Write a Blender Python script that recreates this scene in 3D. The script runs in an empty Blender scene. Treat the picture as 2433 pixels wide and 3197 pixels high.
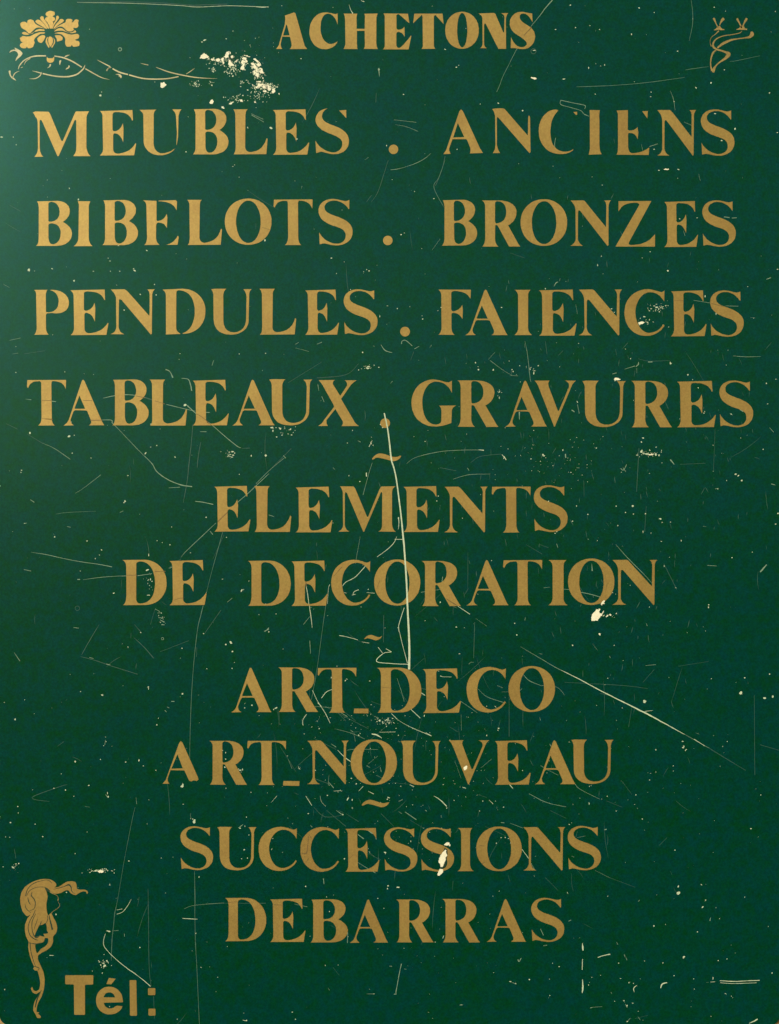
import bpy, math, random
from mathutils import Vector
from mathutils.geometry import delaunay_2d_cdt
random.seed(7)

# ---------------------------------------------------------------- scale: 1 photo pixel on the board = PX metres
PX = 1.0 / 3200.0
CX, CY = 1216.5, 1598.5
DIST = 1.35
C = bpy.context.scene.collection
scene = bpy.context.scene

# ---------------------------------------------------------------- camera
cam_d = bpy.data.cameras.new('camera'); cam = bpy.data.objects.new('camera', cam_d); C.objects.link(cam)
cam.location = (0, -DIST, 0); cam.rotation_euler = (math.radians(90), 0, 0)
cam_d.sensor_fit = 'VERTICAL'; cam_d.sensor_height = 24.0
cam_d.lens = 24.0 * DIST / (3197 * PX)
cam_d.clip_start = 0.01; cam_d.clip_end = 200
scene.camera = cam

# ---------------------------------------------------------------- light: low warm sun behind and left of the camera, dim sky
SUN_DIR = Vector((-0.69, -1.35, 0.52)).normalized()      # towards the sun
elev = math.asin(SUN_DIR.z); azim = math.atan2(SUN_DIR.x, SUN_DIR.y)
w = bpy.data.worlds.new('World'); scene.world = w; w.use_nodes = True
nt = w.node_tree; nt.nodes.clear()
sky = nt.nodes.new('ShaderNodeTexSky'); sky.sky_type = 'NISHITA'; sky.sun_disc = False
sky.sun_elevation = elev; sky.sun_rotation = azim; sky.dust_density = 3.0; sky.ozone_density = 1.0
bg = nt.nodes.new('ShaderNodeBackground'); bg.inputs['Strength'].default_value = 0.05
wo = nt.nodes.new('ShaderNodeOutputWorld')
nt.links.new(sky.outputs[0], bg.inputs[0]); nt.links.new(bg.outputs[0], wo.inputs[0])
sd = bpy.data.lights.new('sun', 'SUN'); sd.energy = 2.75; sd.angle = math.radians(10); sd.color = (1.0, 0.985, 0.88)
so = bpy.data.objects.new('sun', sd); C.objects.link(so)
so.rotation_euler = SUN_DIR.to_track_quat('Z', 'Y').to_euler()
scene.view_settings.view_transform = 'Standard'; scene.view_settings.look = 'None'
scene.view_settings.exposure = 0.0; scene.view_settings.gamma = 1.0

# ---------------------------------------------------------------- materials
def material(name, base, var, rough, spec, tint=(1, 1, 1), coarse=(9, .5), fine=(420, .5), bump=0.0, metallic=0.0, bscale=900, streak=False):
    m = bpy.data.materials.new(name); m.use_nodes = True
    n = m.node_tree.nodes; l = m.node_tree.links; b = n['Principled BSDF']
    b.inputs['Roughness'].default_value = rough; b.inputs['Metallic'].default_value = metallic
    b.inputs['Specular IOR Level'].default_value = spec
    b.inputs['Specular Tint'].default_value = (*tint, 1)
    g = n.new('ShaderNodeNewGeometry')
    def noise(scale, detail, off):
        t = n.new('ShaderNodeTexNoise'); t.inputs['Scale'].default_value = scale; t.inputs['Detail'].default_value = detail
        mp = n.new('ShaderNodeMapping'); mp.inputs['Location'].default_value = (off, off * .7, off * .3)
        l.new(g.outputs['Position'], mp.inputs[0]); l.new(mp.outputs[0], t.inputs['Vector']); return t
    n1 = noise(coarse[0], 5, 1.3); n2 = noise(fine[0], 2, 5.1)
    r1 = n.new('ShaderNodeMapRange'); r1.inputs[1].default_value = .36; r1.inputs[2].default_value = .64
    l.new(n1.outputs[0], r1.inputs[0])
    mix = n.new('ShaderNodeMix'); mix.data_type = 'RGBA'
    mix.inputs[6].default_value = (*base, 1); mix.inputs[7].default_value = (*var, 1)
    l.new(r1.outputs[0], mix.inputs[0])
    hsv = n.new('ShaderNodeHueSaturation')
    mr = n.new('ShaderNodeMapRange'); mr.inputs[1].default_value = .3; mr.inputs[2].default_value = .7
    mr.inputs[3].default_value = 1 - fine[1]; mr.inputs[4].default_value = 1 + fine[1]
    l.new(n2.outputs[0], mr.inputs[0]); l.new(mr.outputs[0], hsv.inputs['Value'])
    n3 = noise(150, 2, 9.7)
    mh = n.new('ShaderNodeMapRange'); mh.inputs[1].default_value = .3; mh.inputs[2].default_value = .7
    mh.inputs[3].default_value = .5 - coarse[1] * .08; mh.inputs[4].default_value = .5 + coarse[1] * .08
    l.new(n3.outputs[0], mh.inputs[0]); l.new(mh.outputs[0], hsv.inputs['Hue'])
    l.new(mix.outputs[2], hsv.inputs['Color']); l.new(hsv.outputs[0], b.inputs['Base Color'])
    if bump > 0:
        t = noise(bscale, 3, 3.3); bm = n.new('ShaderNodeBump'); bm.inputs['Strength'].default_value = bump
        bm.inputs['Distance'].default_value = 0.0004
        l.new(t.outputs[0], bm.inputs['Height']); l.new(bm.outputs[0], b.inputs['Normal'])
    return m

M_GREEN = material('green_enamel', (0.0012, .045, .0215), (0.0010, .043, .0275), .18, .34, (.34, 1, .88), (12, .5), (620, .18), .04)
M_GOLD  = material('gold_paint', (.368, .242, .064), (.315, .203, .053), .42, .4, (1, .88, .5), (28, .05), (520, .10), .15, metallic=.2)
M_GOLD2 = material('worn_gold_paint', (.34, .23, .065), (.27, .19, .05), .5, .4, (1, 1, 1), (120, .1), (900, .25), .15)
M_PALE  = material('pale_gold_paint', (.58, .50, .22), (.42, .36, .14), .45, .5, (1, 1, 1), (60, .1), (700, .12), .15)
M_CHIP  = material('bare_cream_primer', (.95, .91, .64), (.88, .84, .56), .6, .3, (1, 1, 1), (300, .1), (800, .06), .3)
M_SCR   = material('scratch_cream', (.25, .37, .23), (.17, .28, .17), .6, .3, (1, 1, 1), (200, .1), (700, .1), .1)
M_SCRB  = material('scratch_bright', (.62, .70, .45), (.50, .60, .38), .6, .3, (1, 1, 1), (200, .1), (700, .1), .1)
M_MID   = material('scratch_dull', (.095, .20, .125), (.065, .15, .095), .6, .3, (1, 1, 1), (200, .1), (700, .1), .1)
M_FAINT = material('scratch_green', (.03, .10, .065), (.018, .075, .048), .6, .4, (1, 1, 1), (200, .1), (700, .1), .1)
M_CREASE = material('crease_brown', (.20, .12, .03), (.12, .09, .03), .6, .3, (1, 1, 1), (200, .1), (700, .1), .1)
M_DARK  = material('dark_green_line', (.006, .035, .018), (.01, .04, .012), .5, .4, (1, 1, 1), (200, .1), (700, .1), .1)
M_EDGE  = material('board_edge', (.012, .022, .010), (.03, .025, .01), .7, .2, (1, 1, 1), (200, .1), (700, .1), .2)
M_WALL  = material('tan_wall_plaster', (.46, .30, .11), (.36, .22, .075), .85, .2, (1, 1, 1), (30, .2), (300, .15), .6, bscale=200)

# ---------------------------------------------------------------- geometry helpers
def P(px, py, d=0.0):            # photo pixel -> point of the board's face, d metres proud of it
    return ((px - CX) * PX, -d, (CY - py) * PX)

def parse(path, ox=0., oy=0., sc=1.):
    """'M x,y L x,y Q cx,cy x,y C ... Z' -> list of closed loops in photo pixels"""
    tok = path.replace(',', ' ').split(); loops = []; cur = []; i = 0; cmd = None
    def num():
        nonlocal i
        v = (ox + float(tok[i]) / sc, oy + float(tok[i + 1]) / sc); i += 2; return v
    while i < len(tok):
        if tok[i] in 'MLQCZ': cmd = tok[i]; i += 1
        if cmd == 'Z': continue
        if cmd == 'M':
            if cur: loops.append(cur)
            cur = [num()]; cmd = 'L'
        elif cmd == 'L': cur.append(num())
        elif cmd == 'Q':
            a, b, c = cur[-1], num(), num()
            for k in range(1, 7):
                t = k / 6; u = 1 - t
                cur.append((u*u*a[0] + 2*u*t*b[0] + t*t*c[0], u*u*a[1] + 2*u*t*b[1] + t*t*c[1]))
        elif cmd == 'C':
            a, b, c, d = cur[-1], num(), num(), num()
            for k in range(1, 13):
                t = k / 12; u = 1 - t
                cur.append(tuple(u**3*a[j] + 3*u*u*t*b[j] + 3*u*t*t*c[j] + t**3*d[j] for j in (0, 1)))
    if cur: loops.append(cur)
    return loops

def fill_data(loops, z0, z1):
    vs, es = [], []
    for lp in loops:
        cl = [lp[0]]
        for p in lp[1:]:
            if math.hypot(p[0]-cl[-1][0], p[1]-cl[-1][1]) > .02: cl.append(p)
        if math.hypot(cl[0][0]-cl[-1][0], cl[0][1]-cl[-1][1]) < .02: cl.pop()
        if len(cl) < 3: continue
        b = len(vs); vs += [Vector(p) for p in cl]; es += [(b+k, b+(k+1) % len(cl)) for k in range(len(cl))]
    ov, oe, of, *_ = delaunay_2d_cdt(vs, es, [], 0, 1e-4)
    def wind(x, y, lp):
        w_ = 0
        for k in range(len(lp)):
            (ax, ay), (bx, by) = lp[k], lp[(k+1) % len(lp)]
            if (ay > y) != (by > y) and ax+(y-ay)/(by-ay)*(bx-ax) > x: w_ += 1 if by > ay else -1
        return w_ != 0
    of = [f for f in of if sum(wind(sum(ov[i].x for i in f)/3, sum(ov[i].y for i in f)/3, lp) for lp in loops) % 2]
    n = len(ov); V = [P(v.x, v.y, z1) for v in ov] + [P(v.x, v.y, z0) for v in ov]; F = []; cnt = {}
    for f in of:
        a = sum(ov[f[k]].x*ov[f[(k+1) % len(f)]].y - ov[f[(k+1) % len(f)]].x*ov[f[k]].y for k in range(len(f)))
        f = list(f) if a < 0 else list(f)[::-1]
        F.append(tuple(f))
        for k in range(len(f)):
            e = (f[k], f[(k+1) % len(f)]); cnt[e] = 1
    for (a, b) in list(cnt):
        if (b, a) not in cnt: F.append((a, a+n, b+n, b))
    return V, F

def mesh_obj(name, V, F, mat, parent=None, **props):
    me = bpy.data.meshes.new(name); me.from_pydata(V, [], F); me.update(); me.materials.append(mat)
    o = bpy.data.objects.new(name, me); C.objects.link(o)
    if parent: o.parent = parent
    for k, v in props.items(): o[k] = v
    return o
def shape(name, loops, mat, parent, z0=0.0, z1=.00018, **props):
    V, F = fill_data(loops, z0, z1); return mesh_obj(name, V, F, mat, parent, **props)

def smooth(pts, n=6):            # Catmull-Rom through points (x, y, width)
    if len(pts) < 3: return pts
    out = []; q = [pts[0]] + list(pts) + [pts[-1]]
    for i in range(1, len(q)-2):
        for k in range(n):
            t = k/n
            out.append(tuple(.5*((2*q[i][j]) + (-q[i-1][j]+q[i+1][j])*t + (2*q[i-1][j]-5*q[i][j]+4*q[i+1][j]-q[i+2][j])*t*t
                             + (-q[i-1][j]+3*q[i][j]-3*q[i+1][j]+q[i+2][j])*t**3) for j in range(3)))
    out.append(tuple(pts[-1])); return out
def ribbon(pts, wob=0.0):        # centre line with widths -> closed outline
    L, R = [], []
    for i, (x, y, wd) in enumerate(pts):
        a = pts[max(i-1, 0)]; b = pts[min(i+1, len(pts)-1)]
        dx, dy = b[0]-a[0], b[1]-a[1]; h = math.hypot(dx, dy) or 1; nx, ny = -dy/h, dx/h
        wl = max(wd, .15)/2*(1+random.uniform(-wob, wob)); wr = max(wd, .15)/2*(1+random.uniform(-wob, wob))
        L.append((x+nx*wl, y+ny*wl)); R.append((x-nx*wr, y-ny*wr))
    return [L + R[::-1]]
def strip(pts, z, wob=0.0):      # quads for a ribbon laid on the board
    lp = ribbon(pts, wob)[0]; n = len(lp)//2; V = [P(x, y, z) for x, y in lp]
    F = []
    for i in range(n-1):
        F.append((i, i+1, 2*n-2-i, 2*n-1-i))
    return V, F
def blob(x, y, rx, ry=None, ang=0., n=11, rough=.3):
    ry = ry or rx; ca, sa = math.cos(math.radians(ang)), math.sin(math.radians(ang)); out = []
    for k in range(n):
        t = 2*math.pi*k/n; r = 1+random.uniform(-rough, rough*.6); u, v = rx*r*math.cos(t), ry*r*math.sin(t)
        out.append((x+u*ca-v*sa, y+u*sa+v*ca))
    return out

# ---------------------------------------------------------------- wall
def box(name, x0, x1, y0, y1, z0, z1, mat, **props):
    V = [(x, y, z) for x in (x0, x1) for y in (y0, y1) for z in (z0, z1)]
    F = [(0, 1, 3, 2), (4, 6, 7, 5), (0, 4, 5, 1), (2, 3, 7, 6), (0, 2, 6, 4), (1, 5, 7, 3)]
    return mesh_obj(name, V, F, mat, None, **props)
box('wall', -1.1, 1.1, .012, .15, -1.2, 1.2, M_WALL, kind='structure')

# ---------------------------------------------------------------- the sign and its board
sign = bpy.data.objects.new('shop_sign', None); C.objects.link(sign)
sign['label'] = 'scratched dark green shop sign board with gold French lettering and ornaments'
sign['category'] = 'sign'
def board():
    X0, X1, Y0, Y1, R = -2.2, 2436.5, -20, 3201.5, 33
    lp = []
    for cx, cy, a0 in ((X1-R, Y1-R, 0), (X0+R, Y1-R, 90), (X0+R, Y0+R, 180), (X1-R, Y0+R, 270)):
        for k in range(11):
            t = math.radians(a0 + 9*k); lp.append((cx+R*math.cos(t), cy+R*math.sin(t)))
    n = len(lp); V = []; F = []
    ins = 2.0
    mx, my = (X0+X1)/2, (Y0+Y1)/2
    inner = [(x + (ins if x < mx else -ins), y + (ins if y < my else -ins)) for x, y in lp]
    V += [P(x, y, 0) for x, y in inner] + [P(x, y, -.0004) for x, y in lp] + [P(x, y, -.004) for x, y in lp]
    F.append(tuple(range(n))[::-1])
    for k in range(n):
        j = (k+1) % n; F += [(k, j, n+j, n+k), (n+k, n+j, 2*n+j, 2*n+k)]
    F.append(tuple(range(2*n, 3*n)))
    o = mesh_obj('panel', V, F, M_GREEN, sign)
    o.data.materials.append(M_EDGE)
    for p in o.data.polygons:
        if len(p.vertices) == 4 and abs(p.normal.y) < .5: p.material_index = 1
    import bmesh
    bm = bmesh.new(); bm.from_mesh(o.data); bmesh.ops.recalc_face_normals(bm, faces=bm.faces); bm.to_mesh(o.data); bm.free()
board()

# ---------------------------------------------------------------- lettering (outlines as the letters are cut)
G = {}
G['E'] = 'M 890,112 L 1318,100 L 1325,236 L 1316,238 C 1290,170 1240,127 1110,125 Q 1060,122 1058,160 L 1058,345 Q 1060,378 1085,378 C 1130,372 1170,345 1192,275 L 1203,350 L 1197,520 C 1170,440 1140,410 1085,404 Q 1066,406 1065,440 L 1065,610 Q 1070,668 1120,672 C 1230,668 1310,620 1358,535 L 1366,540 L 1342,692 L 892,695 Q 932,668 935,600 L 928,180 Q 925,135 890,112'
G['U'] = 'M 755,97 L 800,90 L 955,92 Q 915,118 914,180 L 914,490 C 914,600 960,660 1050,662 C 1150,658 1205,600 1212,500 L 1218,200 Q 1215,130 1175,97 L 1285,95 Q 1255,120 1252,170 L 1245,520 C 1235,620 1150,692 1010,692 C 870,690 790,620 788,490 L 785,190 Q 785,130 755,97'
G['D'] = 'M 1160,87 L 1350,85 C 1460,88 1533,180 1533,285 C 1533,400 1450,475 1350,475 L 1163,477 Q 1190,460 1192,400 L 1192,150 Q 1190,100 1160,87 M 1275,125 Q 1278,100 1310,98 C 1390,98 1432,180 1435,275 C 1438,380 1400,460 1310,462 Q 1280,460 1276,430'
G['B'] = 'M 66,122 L 240,118 L 330,116 C 440,118 495,180 495,245 C 495,320 440,365 402,390 C 470,420 525,480 522,545 C 520,640 440,700 320,703 L 55,703 Q 88,680 90,610 L 90,200 Q 88,150 66,122 M 215,160 Q 218,130 255,128 C 330,130 362,200 362,260 C 362,330 320,385 240,388 Q 216,388 216,370 M 217,430 Q 220,408 260,408 C 345,412 376,470 376,540 C 376,620 335,680 275,682 Q 222,680 218,600'
G['I'] = 'M 862,84 L 1030,84 Q 1005,100 1003,150 L 1003,480 Q 1005,535 1045,555 L 860,555 Q 900,535 902,470 L 900,150 Q 898,100 862,84'
G['L'] = 'M 608,102 L 800,102 Q 772,125 772,170 L 768,600 Q 775,660 830,664 C 930,655 1010,620 1050,480 L 1062,490 L 1045,690 L 614,692 Q 640,675 642,600 L 638,170 Q 635,125 608,102'
G['T'] = 'M 112,118 L 612,116 L 615,130 L 610,235 C 590,170 540,132 440,130 Q 426,132 424,170 L 428,600 Q 430,680 468,703 L 252,703 Q 292,680 296,600 L 292,170 Q 292,138 270,133 C 170,132 145,160 120,220 L 105,205'
G['A'] = 'M 838,108 Q 850,112 858,128 L 1075,620 Q 1092,665 1120,703 L 915,703 Q 958,680 945,640 L 895,520 Q 885,508 860,508 L 740,506 Q 716,508 705,535 L 672,625 Q 668,680 716,703 L 578,706 Q 630,680 650,630 L 820,130 Q 828,112 838,108 M 790,315 L 868,488 L 738,490 Q 722,488 728,470'
G['S'] = 'M 1083,92 L 1083,195 L 1077,198 C 1040,140 980,98 905,98 C 840,100 795,135 797,180 C 800,235 860,255 960,290 C 1080,335 1122,390 1122,460 C 1122,560 1040,617 930,617 C 860,615 810,590 775,595 L 742,605 L 735,465 C 770,540 850,592 930,598 C 1000,600 1045,560 1043,500 C 1040,440 990,415 900,390 C 790,350 730,300 728,215 C 730,130 800,80 890,80 C 960,82 1010,105 1040,105 Q 1070,100 1083,92'
G['C'] = 'M 838,85 L 835,190 C 800,130 760,100 700,100 C 620,105 565,190 563,290 C 565,400 620,480 690,485 C 750,485 800,450 825,405 L 838,412 C 810,470 740,515 660,513 C 540,510 460,420 460,290 C 460,160 560,72 680,72 C 740,74 780,98 805,100 Q 825,98 838,85'
G['N'] = 'M 25,77 L 155,75 Q 170,82 185,100 L 385,330 Q 388,330 388,290 L 390,130 Q 388,90 365,77 L 437,75 Q 412,95 412,140 L 410,500 L 402,510 L 125,178 Q 100,155 100,200 L 98,440 Q 105,490 152,508 L 22,508 Q 70,490 78,440 L 75,170 Q 72,120 25,77'
G['R'] = 'M 517,90 L 700,90 C 830,90 885,150 883,215 C 882,280 840,325 795,348 L 890,520 Q 905,548 922,568 L 805,568 L 690,360 Q 675,335 658,350 L 656,490 Q 660,545 692,568 L 522,568 Q 550,545 552,480 L 552,150 Q 550,105 517,90 M 656,120 Q 658,98 680,96 C 750,98 775,150 775,215 C 775,280 735,325 670,328 Q 657,326 656,300'
G['Z'] = 'M 402,88 L 712,86 L 500,475 Q 488,500 520,502 C 640,500 700,460 745,400 L 745,515 L 372,517 L 595,130 Q 605,105 570,103 C 470,100 430,130 402,185'
G['F'] = 'M 60,83 L 405,83 L 400,178 C 375,125 320,97 230,97 Q 198,97 197,125 L 197,290 Q 200,312 220,310 C 270,300 295,280 315,240 L 320,300 L 316,390 C 290,345 260,328 220,325 Q 198,325 198,350 L 198,480 Q 200,535 232,555 L 58,555 Q 92,535 95,480 L 92,140 Q 88,100 60,83'
G['X'] = 'M 727,103 L 918,103 Q 890,115 895,150 L 975,275 L 985,280 L 1060,165 Q 1068,125 1030,105 L 1172,105 Q 1130,125 1100,165 L 990,320 L 1140,570 Q 1160,612 1200,632 L 992,632 Q 1022,615 1008,570 L 925,435 L 820,565 Q 815,610 838,630 L 722,630 Q 770,610 790,565 L 910,410 L 900,380 L 775,160 Q 755,125 727,103'
G['G'] = 'M 460,88 L 460,207 C 440,150 390,98 310,97 C 230,100 180,190 182,300 C 184,420 230,500 300,505 Q 350,508 362,470 L 362,370 Q 360,335 335,325 L 500,325 Q 465,340 460,370 L 455,490 C 410,505 360,523 300,523 C 170,523 80,430 80,300 C 80,170 170,80 285,78 C 350,80 390,105 425,105 Q 448,100 460,88'
G['V'] = 'M 1250,88 L 1395,88 Q 1375,100 1385,140 L 1470,370 Q 1478,382 1488,365 L 1578,150 Q 1590,105 1540,88 L 1645,88 Q 1615,105 1600,150 L 1445,525 L 1438,525 L 1292,150 Q 1275,105 1250,88'
G['M'] = 'M 1155,80 L 1270,80 Q 1282,88 1292,110 L 1388,338 Q 1396,352 1404,336 L 1500,105 Q 1508,85 1520,80 L 1642,78 Q 1612,92 1608,130 L 1608,405 Q 1610,455 1642,472 L 1488,472 Q 1522,460 1522,410 L 1522,135 Q 1515,118 1505,145 L 1364,472 L 1356,472 L 1215,140 Q 1200,112 1196,150 L 1196,420 Q 1205,460 1237,472 L 1140,472 Q 1178,455 1181,415 L 1179,150 Q 1178,105 1155,80'
def ell(x0, y0, x1, y1, n=56, p=2.08):
    cx, cy, a, b = (x0+x1)/2, (y0+y1)/2, (x1-x0)/2, (y1-y0)/2; out = []
    for k in range(n):
        t = 2*math.pi*k/n; c, s = math.cos(t), math.sin(t)
        out.append((cx+a*math.copysign(abs(c)**(2/p), c), cy+b*math.copysign(abs(s)**(2/p), s)))
    return out
CUR = {'word': ''}
def letter(ch, loops, mat=None, z1=.00018, tag=None):
    # cut edges are a little uneven, like hand-laid letters
    rr = random.Random(int(loops[0][0][0]*7+loops[0][0][1]*3))
    lp2 = [[(x+rr.uniform(-.35, .35), y+rr.uniform(-.35, .35)) for x, y in lp] for lp in loops]
    return shape('letter', lp2, mat or M_GOLD, sign, 0, z1, label=tag or ('gold letter %s of the word %s' % (ch, CUR['word'])))
def put(ch, x0, y0, x1, y1):
    if ch == 'O':
        w_, h_ = x1-x0, y1-y0
        loops = [ell(x0, y0, x1, y1), ell(x0+w_*.241, y0+h_*.042, x1-w_*.232, y1-h_*.038, p=2.02)]
    else:
        loops = parse(G[ch]); xs = [p[0] for p in loops[0]]; ys = [p[1] for p in loops[0]]
        a, b, c, d = min(xs), max(xs), min(ys), max(ys)
        loops = [[(x0+(x-a)/(b-a)*(x1-x0), y0+(y-c)/(d-c)*(y1-y0)) for x, y in lp] for lp in loops]
    letter(ch, loops)
def situ(ch, path, ox, oy, sc, tag=None):
    letter(ch, parse(path, ox, oy, sc), tag=tag)
def row(word, items):
    CUR['word'] = word
    for it in items:
        if not isinstance(it[1], str): put(*it)
        else: situ(*it)

# first line, heavier letters
a = (840, 0, 3.818); b_ = (1240, 0, 3.5)
row('ACHETONS', [
 ('A', 'M 192,187 L 300,150 L 315,158 L 425,545 L 454,585 L 248,585 Q 275,560 270,520 L 252,440 L 160,437 L 140,520 Q 140,560 158,583 L 86,583 Q 115,555 120,530 L 190,290 Q 197,230 192,187 M 207,293 Q 216,296 222,320 L 248,422 L 168,425', *a),
 ('C', 'M 818,160 L 820,295 C 800,220 760,165 705,162 C 640,165 612,250 615,345 C 618,450 670,520 735,525 C 770,525 795,510 820,490 C 800,550 740,587 660,587 C 550,585 482,480 482,385 C 482,250 560,150 670,148 C 730,150 760,165 790,168 Q 810,166 818,160', *a),
 ('H', 'M 892,163 L 1054,163 Q 1045,180 1045,220 L 1045,345 L 1142,345 L 1145,200 Q 1145,175 1136,165 L 1297,163 Q 1280,190 1280,240 L 1280,510 Q 1283,560 1297,584 L 1130,584 Q 1145,565 1145,520 L 1142,368 L 1048,368 L 1048,500 Q 1048,560 1057,584 L 890,584 Q 912,560 912,500 L 908,240 Q 908,190 892,163', *a),
 ('E', 'M 1197.5,42 L 1274,43 L 1278,73 L 1247,45 Q 1238,43 1238,50 L 1238,88 Q 1240,94 1247,93 Q 1257,92 1263,84 L 1264,115 Q 1257,102 1247,100 Q 1238,99 1238,106 L 1238,142 Q 1240,151 1248,150 Q 1258,145 1284,111 L 1284.5,113 L 1276,154.5 L 1195.5,154.5 Q 1202,150 1202,140 L 1202,56 Q 1202,47 1197.5,42', 0, 0, 1),
 ('T', 'M 188,150 L 498,150 L 510,262 L 418,165 Q 402,170 402,200 L 402,490 Q 405,525 417,534 L 268,534 Q 282,522 283,490 L 280,200 Q 278,168 270,163 L 175,255', *b_),
 ('N', 'M 890,148 L 1060,143 Q 1075,150 1082,170 L 1160,350 Q 1168,365 1172,340 L 1175,190 Q 1172,160 1138,146 L 1217,145 Q 1192,165 1190,210 L 1192,533 L 1108,533 L 975,270 Q 955,240 952,275 L 950,480 Q 955,515 980,527 L 906,527 Q 935,510 936,480 L 932,200 Q 930,165 890,148', *b_),
 ('S', 'M 1475,148 L 1480,245 C 1455,190 1420,150 1380,147 C 1345,150 1335,175 1342,200 C 1355,245 1420,270 1460,300 C 1500,335 1508,370 1508,400 C 1505,480 1450,537 1370,537 C 1320,535 1280,520 1243,526 L 1245,405 C 1270,470 1310,515 1360,517 C 1400,515 1425,490 1415,465 C 1400,430 1330,395 1290,365 C 1245,330 1228,290 1232,245 C 1235,180 1290,130 1360,130 C 1410,132 1440,150 1475,148', *b_),
])
letter('O', [ell(1390.5, 37, 1495.2, 152.3), ell(1427.7, 40.6, 1459.4, 148)])

c1 = (100, 320, 4.2); c2 = (850, 320, 4.2); c3 = (1350, 320, 3.36); c4 = (1800, 320, 3.0545)
row('MEUBLES', [
 ('M', 'M 12,132 L 50,118 L 215,122 Q 228,128 240,152 L 384,495 Q 396,520 410,495 L 560,150 Q 568,128 580,118 L 750,116 Q 718,160 715,210 L 715,580 Q 722,665 770,703 L 542,703 Q 585,665 585,570 L 583,250 Q 578,215 560,235 L 350,703 L 338,703 L 140,260 Q 128,228 115,228 Q 103,230 102,255 L 102,590 Q 108,680 150,712 L 32,713 Q 78,675 80,590 L 75,260 Q 70,200 45,190 Q 35,150 12,132', *c1),
 ('E', 311.9, 343.8, 425.2, 485.5),
 ('U', 'M 1410,97 L 1632,95 Q 1598,115 1597,170 L 1597,540 Q 1600,640 1690,668 C 1760,668 1840,645 1882,592 C 1850,660 1760,692 1680,692 C 1560,690 1470,620 1465,500 L 1462,180 Q 1460,130 1410,97 M 1842,92 L 1962,92 Q 1925,120 1922,200 L 1918,450 L 1900,558 L 1895,555 L 1902,400 L 1893,200 Q 1888,130 1842,92', 100, 320, 4.2),
 ('B', 602.9, 340.2, 713.8, 481.9), ('L', 728.1, 341.4, 835.7, 481.9), ('E', 852.4, 341.4, 965.5, 483.1),
 ('S', 'M 725,82 C 680,95 650,140 655,190 C 665,260 740,275 860,325 C 960,370 1008,430 1008,510 C 1005,610 930,678 810,678 C 740,676 690,650 640,645 L 578,662 L 568,500 C 600,570 680,640 790,655 C 870,660 925,600 920,530 C 912,470 860,450 760,410 C 650,370 572,310 570,230 C 572,140 640,85 725,80 M 880,105 L 972,97 L 972,205', *c2)])
row('ANCIENS', [
 ('A', 'M 302,72 L 320,90 L 500,480 L 530,530 L 393,535 Q 405,520 400,480 L 365,390 L 350,384 L 212,384 L 178,480 Q 172,505 192,538 L 116,542 L 145,500 L 285,95 M 268,215 L 335,364 L 220,367', *c3),
 ('N', 'M 628,70 Q 680,58 740,62 Q 760,68 775,85 L 990,335 L 1003,345 L 1005,160 L 1013,135 L 1026,155 L 1030,520 L 1020,530 L 700,165 Q 682,140 677,170 L 677,440 Q 685,500 712,530 L 636,530 Q 662,500 663,440 L 658,140 Q 655,100 628,70', *c3),
 ('C', 'M 1322,82 L 1285,130 C 1230,200 1225,370 1265,440 C 1310,520 1400,540 1482,490 C 1460,530 1380,545 1330,540 C 1200,535 1115,430 1117,300 C 1120,150 1210,70 1305,75 M 1480,102 L 1520,98 L 1520,125 L 1508,132', *c3),
 ('I', 'M 125,72 L 222,74 Q 215,110 218,170 L 218,400 Q 222,470 240,493 L 116,497 Q 130,460 130,400 L 128,120', *c4),
 ('E', 'M 385,78 L 490,74 L 490,255 Q 492,268 508,268 C 540,268 565,258 582,233 L 590,290 L 583,350 C 570,310 545,290 508,290 Q 492,290 492,310 L 494,430 Q 500,480 530,484 C 600,484 660,460 690,430 L 695,435 L 690,500 L 383,497 Q 397,470 397,420 L 395,110 M 628,84 L 680,82 L 675,152', *c4),
 ('N', 2052.1, 343.6, 2173.9, 486.3), ('S', 2188.6, 341.6, 2293.4, 486.3)])
row('BIBELOTS', [
 ('B', 113.1, 627.4, 225, 767.9),
 ('I', 'M 603,118 L 767,120 Q 745,160 745,210 L 745,590 Q 750,680 797,708 L 548,708 Q 605,680 610,590 L 618,160', 100, 600, 4.2),
 ('B', 320.2, 624.3, 431.4, 765.5),
 ('E', 'M 32,108 L 205,115 L 205,360 Q 208,380 225,378 C 280,375 320,340 338,285 L 350,330 L 342,470 C 320,420 290,402 230,398 Q 205,400 203,430 L 200,600 Q 205,670 252,692 L 46,692 Q 80,670 82,600 L 75,180 Q 70,130 32,108 M 235,112 L 380,107 L 460,106 L 475,125 L 470,240 C 440,160 380,128 235,118 M 330,690 C 400,680 450,640 488,570 L 498,590 L 482,690', 440, 600, 4.2),
 ('L', 584.8, 623.8, 693.6, 764.8), ('O', 702.4, 620, 848.2, 764.3), ('T', 854.4, 622.8, 976.3, 765.3), ('S', 994.8, 621.4, 1101.4, 766.1)])
row('BRONZES', [
 ('B', 1379.8, 623.8, 1489.9, 766.7), ('R', 1504.8, 626.2, 1624.4, 769.6), ('O', 1625.6, 622.3, 1771.1, 767.6), ('N', 1781, 625.6, 1908, 768),
 ('Z', 1921.8, 627.5, 2044.9, 770.2), ('E', 2074.4, 627.8, 2179.8, 770.9), ('S', 2192.9, 625.5, 2297.6, 770.2)])
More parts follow.
